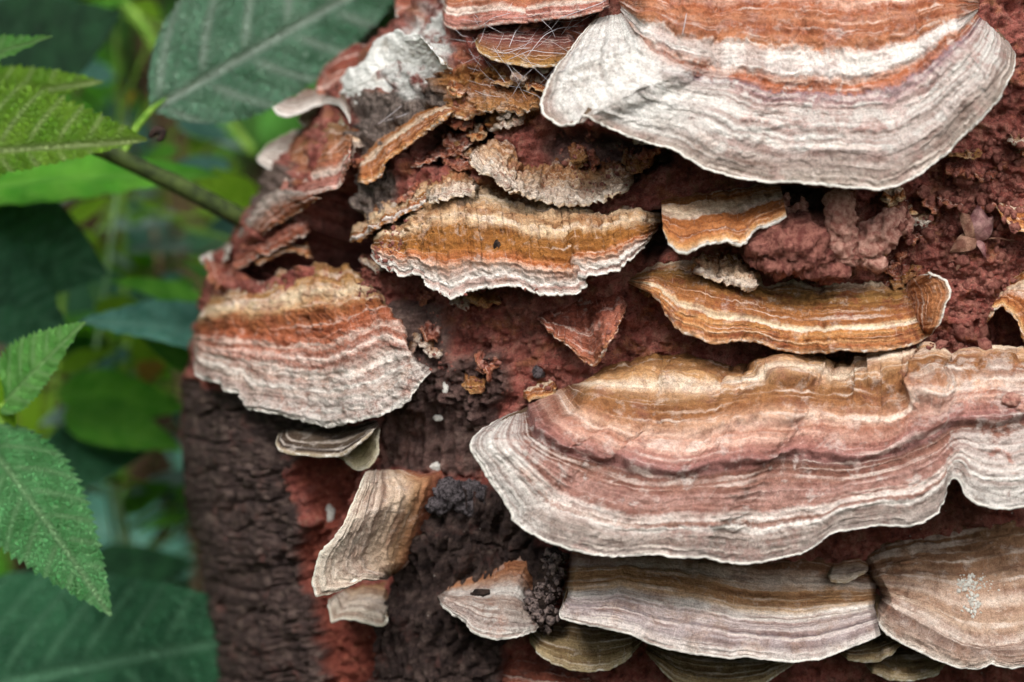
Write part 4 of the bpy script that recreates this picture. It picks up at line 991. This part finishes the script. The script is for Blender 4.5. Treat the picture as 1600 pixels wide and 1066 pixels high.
# ------------------------------------------------------------------ leaves and plants
def leaf_mat(name, dark, light, vein, rough=.5, spec=.4, trans=.35, tcol='8ab02a', quilt=1.0, vein_amt=.7, blotch=None):
    m = NT(name); lf = m.attr('lf').outputs['Vector']
    sep = m.n('ShaderNodeSeparateXYZ'); m.l(lf, sep.inputs[0])
    n1 = m.noise(lf, 1.3, 4.0); n2 = m.noise(lf, 22.0, 4.0, .65)
    oi = m.n('ShaderNodeObjectInfo').outputs['Random']
    col = m.mix(m.mapr(n1, .35, .65), lin(dark), lin(light))
    cell = m.voro(m.scaled(lf, (1, 1, 0)), 11.0, 'DISTANCE_TO_EDGE').outputs['Distance']
    col = m.mix(m.mapr(cell, .0, .09, .20*quilt, 0.0), col, lin(vein))
    col = m.mix(m.math('MULTIPLY', sep.outputs[2], vein_amt), col, lin(vein))
    col = m.mix(m.mapr(n2, .45, .75, 0, .15), col, lin(dark, .7))
    if blotch:
        col = m.mix(m.math('MULTIPLY', m.mapr(sep.outputs[0], blotch[1], blotch[2]), m.mapr(m.noise(lf, 1.6, 4.0), .5, .7)), col, lin(blotch[0]))
    hv = m.n('ShaderNodeHueSaturation'); m.l(col, hv.inputs['Color'])
    m.l(m.math('MULTIPLY_ADD', oi, .5, .75), hv.inputs['Value'])
    h = m.math('ADD', m.math('MULTIPLY', m.mapr(cell, 0, .22), quilt), m.math('MULTIPLY', n2, .5))
    h = m.math('SUBTRACT', h, m.math('MULTIPLY', sep.outputs[2], .6))
    return m.principled(hv.outputs[0], rough, spec, m.bump(h, 1.0, .0015), (lin(tcol), trans))

def leaf_grid(L, wp, wn, ni, nj, teeth=0, tooth=.07, shape=.8, fold=.12, bend=.1, wav=.02, seed=0., quilt=1.0, nv=7):
    """unit-free leaf in its own frame: x along the midrib, y across, z up; returns points and (x, y, vein)"""
    i = np.linspace(0, 1, ni)[:, None]; j = np.linspace(-1, 1, nj)[None, :]
    w = np.sin(math.pi*np.clip(i, 0, 1)**shape)**.85*(1 - .25*i)
    w = w/w.max()
    if teeth:
        ph = (i*teeth) % 1.0
        w = w*(1 + tooth*(ph - .5)*2) 
    half = np.where(j > 0, wp, wn)
    y = j*half*w; x = i*L - 0.10*L*np.abs(j)*(0.4)*np.sin(math.pi*i)
    if teeth: x = x + (np.abs(j)**6)*L*.012*((i*teeth) % 1.0)
    ay = np.abs(y)
    phs = ((x - ay*.55 - 1.5*ay*ay/L)/L*nv*1.15 + .3) % 1.0
    lat = np.exp(-((phs - .5)/.10)**2)*sstep(0, .06*L, ay)*(1 - .35*np.abs(j))
    mid = np.exp(-(ay/(L*.012))**2)
    vein = np.clip(np.maximum(lat*.8, mid), 0, 1)
    z = ay*fold*1.0 - bend*L*(i - .0)**2 + wav*L*noise(x/L*3 + seed, y/L*3, 1.0)*(.3 + np.abs(j))
    z = z + quilt*L*.012*(np.abs(np.sin(math.pi*phs))**.7 - .5)*sstep(0, .05*L, ay) - quilt*L*.008*mid
    return np.stack([x + 0*y, y, z], -1), np.stack([x/L*6 + seed, y/L*6, vein], -1), (ni, nj)

def frame(axis, nh):
    ax = axis/np.linalg.norm(axis); sd = np.cross(nh, ax); sd /= np.linalg.norm(sd); nn = np.cross(ax, sd)
    return np.stack([ax, sd, nn])
def leaf(parent, base, tip, wp, wn, mat, nh=(0, .35, 1), res=(40, 18), name='leaf', **k):
    """base and tip are (u, v, d); nh hints the side the leaf shows, in the camera frame"""
    A, Bp = camxyz(*map(np.float64, base)), camxyz(*map(np.float64, tip))
    L = np.linalg.norm(Bp - A)
    g, at, (ni, nj) = leaf_grid(L, wp, wn, res[0], res[1], seed=float(rng.uniform(0, 50)), **k)
    # keep the tip on its mark although the blade bends
    ex = g[-1, nj//2]; 
    F = frame(Bp - A, np.array(nh, float))
    th = math.atan2(ex[2], ex[0]); c, s_ = math.cos(-th), math.sin(-th)
    g = np.stack([g[..., 0]*c - g[..., 2]*s_, g[..., 1], g[..., 0]*s_ + g[..., 2]*c], -1)*(L/math.hypot(ex[0], ex[2]))
    P = A + g @ F
    return mk(name, toworld(P.reshape(-1, 3)) - np.array(parent.location), gridfaces(ni, nj), mat, parent, {'lf': at.reshape(-1, 3)})

M_STEM_D = plain_mat('dark_stem', '24301a', '4a5a2c', 200.0, .4, rough=.6)
M_STEM_G = plain_mat('green_stem', '5f8a2c', '8ab04a', 200.0, .3, rough=.5, trans=(lin('8ab02a'), .2))
M_STEM_P = plain_mat('pale_stem', '6f9a64', 'a0c090', 200.0, .3, rough=.5)
M_STEM_B = plain_mat('brown_twig', '5a4434', '8a705a', 200.0, .5, rough=.8)
LM = {
 'bright': leaf_mat('leaf_bright_underside', '629a20', '86b836', 'ccdf9c', .55, .3, .45, '9cc028', 1.0, .85),
 'fresh': leaf_mat('leaf_fresh', '58aa46', '80c866', 'c4e4a8', .5, .4, .35, '8ac030', 1.1, .5),
 'rugose': leaf_mat('leaf_rugose', '3c8244', '5aa060', 'b0d4a0', .36, .5, .25, '70a830', 1.3, .45),
 'greyleaf': leaf_mat('leaf_grey_underside', '4a8060', '76a888', 'c4d8c8', .6, .3, .25, '5a9a48', 1.6, .95),
 'deep': leaf_mat('leaf_deep', '1a4c30', '2a6240', '6a9c7a', .45, .4, .15, '3a8030', .9, .7),
 'mid': leaf_mat('leaf_mid', '4ca026', '72c03c', '98d464', .45, .4, .4, '62a818', .5, .4),
 'lime': leaf_mat('leaf_lime', '84c020', 'acdf3c', 'b0d860', .5, .3, .5, 'a8d820', .4, .3),
 'pale': leaf_mat('leaf_pale_sky_sheen', '7ea496', '9cbcae', 'b4d0c4', .35, .5, .1, '6a9a6a', .3, .3),  # sky reflection put into a paler base colour
 'teal': leaf_mat('leaf_teal', '3a7464', '5a9484', '90b8a8', .4, .5, .15, '4a9050', .5, .4),
 'dark': leaf_mat('leaf_dark', '163c24', '265432', '386a46', .5, .4, .15, '2a6020', .4, .3),
 'yellow': leaf_mat('leaf_yellowing', 'a07a20', 'b89030', 'c8a858', .6, .3, .3, 'c0a020', .3, .3),
}
SH = dict(res=(150, 70), quilt=1.8)

p = empty('serrated_plant', W(-40, 1400, -520)); tag(p, 'crisp green plant with serrated wrinkled leaves at the lower left', 'plant')
tube_obj('stem', [(-60,1400,-420,14),(-30,900,-340,12),(-4,705,-300,11),(12,660,-290,12),(4,610,-290,10),(-40,480,-300,8)], M_STEM_G, p, rings=40)
leaf(p, (-4,640,-290), (134,504,-200), 62, 52, LM['fresh'], (-.25,.45,1), teeth=26, tooth=.09, fold=.25, bend=.06, nv=6, **SH)
leaf(p, (-44,660,-280), (173,964,-150), 92, 98, LM['rugose'], (.25,.5,1), teeth=30, tooth=.08, fold=-.08, bend=.16, nv=7, **SH)
leaf(p, (0,650,-285), (-150,560,-260), 60, 60, LM['fresh'], (0,.5,1), teeth=24, nv=6, **SH)
leaf(p, (2,625,-288), (24,668,-270), 14, 14, LM['lime'], (0,.3,1), teeth=8, res=(40, 20))
leaf(p, (-6,640,-288), (-6,575,-260), 12, 14, LM['lime'], (0,.3,1), teeth=8, res=(40, 20))

p = empty('leafy_branch', W(560, 420, -620)); tag(p, 'dark diagonal branch with a bright serrated leaf and a large grey green leaf', 'branch')
tube_obj('stem', [(640,470,-640,19),(500,405,-560,18),(390,348,-500,17),(300,300,-450,16),(200,252,-400,15),(140,226,-370,13),(60,190,-360,12),(-200,80,-360,12)], M_STEM_D, p, rings=60, amp=1.5, freq=30)
leaf(p, (-190,250,-330), (231,220,-240), 128, 44, LM['bright'], (.0,.15,1), teeth=34, tooth=.08, fold=.05, bend=.05, nv=8, **SH)
leaf(p, (-210,190,-420), (160,128,-380), 70, 40, LM['bright'], (.0,.3,1), teeth=34, tooth=.08, fold=.05, bend=.05, nv=8, **SH)
leaf(p, (-120,120,-330), (82,58,-260), 34, 26, LM['fresh'], (.1,.6,1), teeth=20, tooth=.09, fold=.2, bend=.05, nv=6, **SH)
leaf(p, (236,172,-470), (690,-90,-620), 150, 105, LM['greyleaf'], (-.15,-.1,1), teeth=44, tooth=.05, fold=-.05, bend=-.04, nv=6, **SH)
tube_obj('petiole', [(190,245,-395,7),(212,200,-430,7),(240,168,-470,5),(262,152,-480,3)], M_STEM_G, p, rings=20)
tube_obj('withered_stub', [(232,216,-250,5),(243,203,-248,7),(255,206,-246,7),(252,218,-246,5),(242,219,-246,3)], M_CHIP, p, rings=24, nring=10)

p = empty('broad_leaf_plant', W(-120, 1700, -1100)); tag(p, 'plant with one very large dark green leaf filling the bottom left corner', 'plant')
tube_obj('stem', [(-160,1700,-1000,20),(-190,1300,-900,18),(-180,1110,-820,14)], M_STEM_D, p)
leaf(p, (-190,1110,-820), (470,985,-620), 210, 200, LM['deep'], (.05,.5,1), teeth=0, fold=.04, bend=.07, nv=9, res=(120, 60))
leaf(p, (-190,1110,-820), (120,1330,-500), 150, 150, LM['deep'], (0,.6,1), teeth=0, nv=9, res=(60, 30))

def bgplant(label, stem, leaves, sm=M_STEM_D, cat='shrub', name='shrub', extra=()):
    root = empty(name, W(*stem[0][:3])); tag(root, label, cat, 'blurred shrubs behind the stump')
    tube_obj('stem', stem, sm, root, rings=24, nring=10)
    sp_ = np.array(stem, float)
    for (b, t, w, m, nh) in leaves:
        kd = .9 if m == 'pale' else .8
        b = (b[0], b[1], b[2]*kd); t = (t[0], t[1], t[2]*kd); w = w*1.35
        leaf(root, b, t, w, w, LM[m], nh, res=(36, 16), teeth=0, bend=float(rng.uniform(.02, .12)), fold=float(rng.uniform(.02, .2)))
        kq = np.argmin(np.abs(sp_[:, 1] - b[1] - 40) + .3*np.abs(sp_[:, 0] - b[0]))
        tube_obj('petiole', [(*sp_[kq][:3], 4), ((sp_[kq][0]+b[0])/2, (sp_[kq][1]+b[1])/2+10, (sp_[kq][2]+b[2])/2, 4), (*b, 3)], sm, root, rings=10, nring=8)
    for e in extra: tube_obj('twig', e[0], e[1], root, rings=20, nring=10)
UPN, FLAT, TILT = (0, .9, .6), (0, .2, 1), (.3, .6, .8)
bgplant('shrub with a large mid green leaf behind the diagonal branch', [(-120,1500,-1300,12),(-80,700,-1100,10),(-60,330,-1000,8),(-40,150,-950,6)],
  [((-80,300,-980),(350,275,-900),52,'mid',(0,.8,.7)),((-60,360,-1050),(170,430,-980),90,'deep',(-.2,.3,1)),((-60,440,-1050),(110,520,-900),70,'deep',(-.2,.3,1)),((-60,120,-1000),(190,20,-1100),80,'dark',(0,-.2,1)),
   ((-80,60,-1000),(120,90,-1080),60,'mid',(0,-.1,1)),((-20,330,-1040),(-10,250,-1000),50,'mid',TILT)])
bgplant('shrub with glossy leaves painted pale for a sky sheen left of the stump', [(330,1500,-2000,12),(300,700,-1900,10),(250,420,-1850,8),(230,300,-1800,6)],
  [((280,338,-1700),(150,362,-1600),26,'pale',(0,.9,.5)),((300,385,-1750),(195,395,-1650),22,'pale',(0,.9,.5)),((360,205,-1750),(270,182,-1650),15,'pale',UPN),((390,236,-1700),(285,205,-1650),13,'pale',UPN),
   ((250,300,-1700),(205,310,-1650),12,'pale',UPN),((120,300,-1700),(40,322,-1650),22,'pale',UPN),((300,440,-1750),(230,470,-1700),30,'teal',TILT),((380,360,-1750),(320,360,-1700),28,'teal',TILT),((180,120,-1900),(60,100,-1800),26,'teal',TILT),
   ((210,420,-1750),(160,395,-1700),16,'pale',UPN),((90,200,-1800),(20,230,-1700),30,'teal',UPN)], M_STEM_B)
bgplant('shrub with small lime green leaves in the gaps', [(60,1500,-1700,10),(80,700,-1600,9),(100,420,-1500,7),(120,330,-1480,5)],
  [((40,330,-1400),(132,382,-1300),30,'lime',TILT),((395,330,-1250),(330,262,-1200),28,'lime',FLAT),((90,440,-1450),(140,400,-1400),18,'lime',TILT),((60,470,-1450),(40,520,-1400),10,'lime',TILT),((310,40,-1500),(282,8,-1450),16,'lime',FLAT),
   ((250,20,-1600),(200,5,-1500),16,'lime',FLAT),((20,440,-1500),(-40,400,-1400),30,'lime',FLAT)], M_STEM_G,
  extra=[([(100,420,-1500,5),(180,-10,-1450,11),(216,30,-1440,13),(245,75,-1440,12),(268,112,-1450,10)][1:], M_STEM_G), ([(345,165,-1500,8),(370,205,-1500,10),(400,245,-1480,10)], M_STEM_G), ([(160,30,-1500,6),(130,110,-1500,7),(118,160,-1500,6)], M_STEM_B)])
bgplant('shrub with a long blue green leaf beside the left bracket', [(420,1500,-1100,12),(400,800,-1000,10),(380,560,-950,8)],
  [((390,525,-900),(120,505,-800),46,'teal',(0,.75,.7)),((330,580,-950),(210,520,-900),30,'mid',TILT),((340,480,-1100),(170,440,-1000),30,'mid',UPN)], M_STEM_D)
bgplant('mid green shrub with pale stalks below the blue green leaf', [(230,1500,-1500,14),(205,870,-1350,12),(180,780,-1330,11),(160,690,-1320,9),(140,620,-1320,6)],
  [((100,640,-1300),(285,705,-1200),42,'mid',(0,.6,.8)),((90,610,-1350),(300,640,-1300),40,'mid',(0,.3,1)),((60,720,-1350),(240,700,-1300),50,'deep',(0,.2,1)),((310,740,-1500),(190,775,-1400),18,'pale',UPN),((290,660,-1500),(250,620,-1400),22,'teal',TILT),
   ((130,640,-1400),(60,665,-1350),24,'pale',UPN),((240,560,-1600),(225,605,-1500),22,'yellow',FLAT),((200,165,-1600),(212,145,-1500),12,'yellow',FLAT),((120,900,-1500),(310,880,-1400),40,'dark',FLAT),((320,800,-1500),(270,760,-1450),24,'mid',TILT),((30,860,-1450),(120,800,-1400),40,'dark',FLAT)], M_STEM_P,
  extra=[([(195,830,-1340,6),(240,800,-1340,6),(300,780,-1360,5)], M_STEM_G), ([(180,770,-1500,6),(210,735,-1500,6),(240,705,-1500,5)], M_STEM_B), ([(250,850,-1500,7),(262,800,-1500,7)], M_STEM_B)])

lv = []
for q in range(40):
    u, v = rng.uniform(10, 400), rng.uniform(10, 830); a = rng.uniform(-.6, .6) + (math.pi if q % 2 else 0); l = rng.uniform(45, 110); d = rng.uniform(-1900, -1250)
    lv.append(((u, v, d), (u + l*math.cos(a), v + l*math.sin(a), d + 60), l*rng.uniform(.16, .28), ['teal', 'lime', 'mid', 'lime', 'mid', 'lime', 'mid'][q % 7], [UPN, TILT, (0, .5, 1)][q % 3]))
bgplant('tangled shrub of small mixed green leaves filling the gaps on the left', [(180,1500,-1900,10),(190,900,-1700,9),(200,600,-1600,8),(190,300,-1600,6),(180,20,-1600,4)], lv, M_STEM_G)

# free-standing shrubs further back and beside the stump
PROTO = []
for kq in range(4):
    g, at, (ni, nj) = leaf_grid(1.0, .26 + .05*kq, .26 + .05*kq, 16, 9, bend=.08 + .1*kq, fold=.1, seed=kq*7.)
    me_o = {}
    for mname in ('mid', 'deep', 'teal', 'dark', 'pale', 'lime'):
        o = mk('leaf', g.reshape(-1, 3), gridfaces(ni, nj), LM[mname], None, {'lf': at.reshape(-1, 3)})
        me_o[mname] = o.data; bpy.data.objects.remove(o)
    PROTO.append(me_o)
from mathutils import Matrix
def fill_shrub(x, y, h, n, label, palette):
    root = empty('shrub', (x, y, 0)); tag(root, label, 'shrub', 'shrubs standing further back')
    stems = []
    for q in range(3):
        a = rng.uniform(0, 2*math.pi); top = np.array([.10*math.cos(a), .10*math.sin(a), h*rng.uniform(.8, 1.05)])
        z = np.linspace(0, 1, 8)[:, None]; c = top*z + np.array([.03*math.sin(a*3), .03, 0])*np.sin(z*3)
        th = np.linspace(0, 2*math.pi, 8, endpoint=False); r = .006*(1.1 - z[..., None]*.8)
        pts = c[:, None] + np.stack([np.cos(th), np.sin(th), 0*th], -1)[None]*r
        mk('stem', pts.reshape(-1, 3), gridfaces(8, 8, 0, True)[:, ::-1], M_STEM_B if q else M_STEM_D, root)
        stems.append(top)
    for q in range(n):
        tp = stems[q % 3]; f = rng.uniform(.15, 1.0); b = tp*f
        a = rng.uniform(0, 2*math.pi); el = rng.uniform(-.5, .5); L = rng.uniform(.05, .12)
        b = b + np.array([math.cos(a), math.sin(a), .2])*rng.uniform(.0, .10)
        o = bpy.data.objects.new('leaf', PROTO[rng.integers(0, 4)][palette[rng.integers(0, len(palette))]]); COL.objects.link(o); o.parent = root
        o.matrix_local = Matrix.Translation(Vector(b)) @ Matrix.Rotation(a, 4, 'Z') @ Matrix.Rotation(-el, 4, 'Y') @ Matrix.Rotation(rng.normal(0, .4), 4, 'X') @ Matrix.Scale(L, 4)
FS = [(-.30,.55,.62,46),(-.12,.62,.72,44),(-.46,.50,.60,44),(-.22,.80,.95,50),(-.52,.75,.9,46),(.02,.72,.9,40),(.45,.62,.8,40),(.62,.40,.7,34),(-.70,.45,.7,36),(-.38,1.05,1.1,50),(-.05,1.05,1.2,46)]
LB = ['low shrub directly behind the blue green leaf','dense shrub hidden mostly by the stump edge','shrub at the far left behind the serrated plant','taller shrub in the dark gap behind the grey leaf','tall dark shrub behind the upper left leaves','shrub behind the stump top','shrub beyond the right flank of the stump','small shrub right of the stump','small shrub outside the left edge of the picture','tall back shrub closing the gap on the left','tall back shrub behind the stump']
for (x, y, h, n), lb in zip(FS, LB):
    fill_shrub(x, y, h, n, lb, ['mid', 'deep', 'teal', 'mid', 'dark', 'mid', 'lime', 'lime', 'mid', 'teal'])

# ------------------------------------------------------------------ ground and the undergrowth that closes the view and, unseen behind the camera, blocks sky
gm = NT('forest_soil'); gp = gm.obj()
ga = gm.noise(gp, 9.0, 8.0, .7); gb = gm.noise(gp, 120.0, 5.0, .7)
gc = gm.ramp(ga, [(.3, lin('1c140e')), (.5, lin('33261a')), (.7, lin('4a3a26'))])
gc = gm.mix(gm.mapr(gb, .5, .7, 0, .5), gc, lin('5a4a30'))
MAT_G = gm.principled(gc, .95, .1, gm.bump(gb, .8, .01))
gx = np.concatenate([-np.geomspace(100, .5, 20), np.linspace(-.4, .4, 9), np.geomspace(.5, 100, 20)])
gX, gY = np.meshgrid(gx, gx, indexing='ij')
gz = .02*fbm(gX*1.3, gY*1.3, 2.0, 3)*np.exp(-(gX**2+gY**2)/900)
o = mk('ground', np.stack([gX, gY, gz - .01], -1).reshape(-1, 3), gridfaces(len(gx), len(gx))[:, ::-1], MAT_G); tag(o, 'dark forest soil under the plants', 'ground', kind='structure')

N = 9500
g, at, (ni, nj) = leaf_grid(1.0, .30, .30, 5, 3, bend=.15, fold=.2)
g = g.reshape(-1, 3); at = at.reshape(-1, 3); nv_ = len(g)
ang = rng.uniform(0, 2*math.pi, N); rad_ = rng.uniform(1.7, 3.2, N)
hz_ = np.minimum(rng.uniform(0, 1, N)**.8*2.3, 2.3)
pos = np.stack([rad_*np.cos(ang), rad_*np.sin(ang) + .1, hz_], -1)
front = (pos[:, 1] < -.6)                         # keep the clearing open; this unseen part is added to block low sky
pos[front, 2] *= .55
a2 = rng.uniform(0, 2*math.pi, N); el = rng.normal(-.2, .5, N); ro = rng.normal(0, .6, N); Ls = rng.uniform(.09, .2, N)
ca, sa, ce, se, cr, sr = np.cos(a2), np.sin(a2), np.cos(el), np.sin(el), np.cos(ro), np.sin(ro)
X = np.stack([ca*ce, sa*ce, se], -1); Y0 = np.stack([-sa, ca, 0*ca], -1); Z0 = np.cross(X, Y0)
Y = Y0*cr[:, None] + Z0*sr[:, None]; Zv = np.cross(X, Y)
V = pos[:, None] + Ls[:, None, None]*(g[None, :, :1]*X[:, None] + g[None, :, 1:2]*Y[:, None] + g[None, :, 2:]*Zv[:, None])
Fq = (gridfaces(ni, nj)[None] + (np.arange(N)*nv_)[:, None, None]).reshape(-1, 4)
AT = np.tile(at[None], (N, 1, 1)); AT[..., 0] += rng.uniform(0, 60, N)[:, None]
o = mk('undergrowth', V.reshape(-1, 3), Fq, leaf_mat('leaf_undergrowth', '2a6426', '5a9c38', '6ca850', .5, .35, .3, '4a9018', .2, .2), None, {'lf': AT.reshape(-1, 3)})
tag(o, 'mass of dark green undergrowth closing the view, with an unseen part added behind the camera to block low sky', 'undergrowth', kind='stuff')
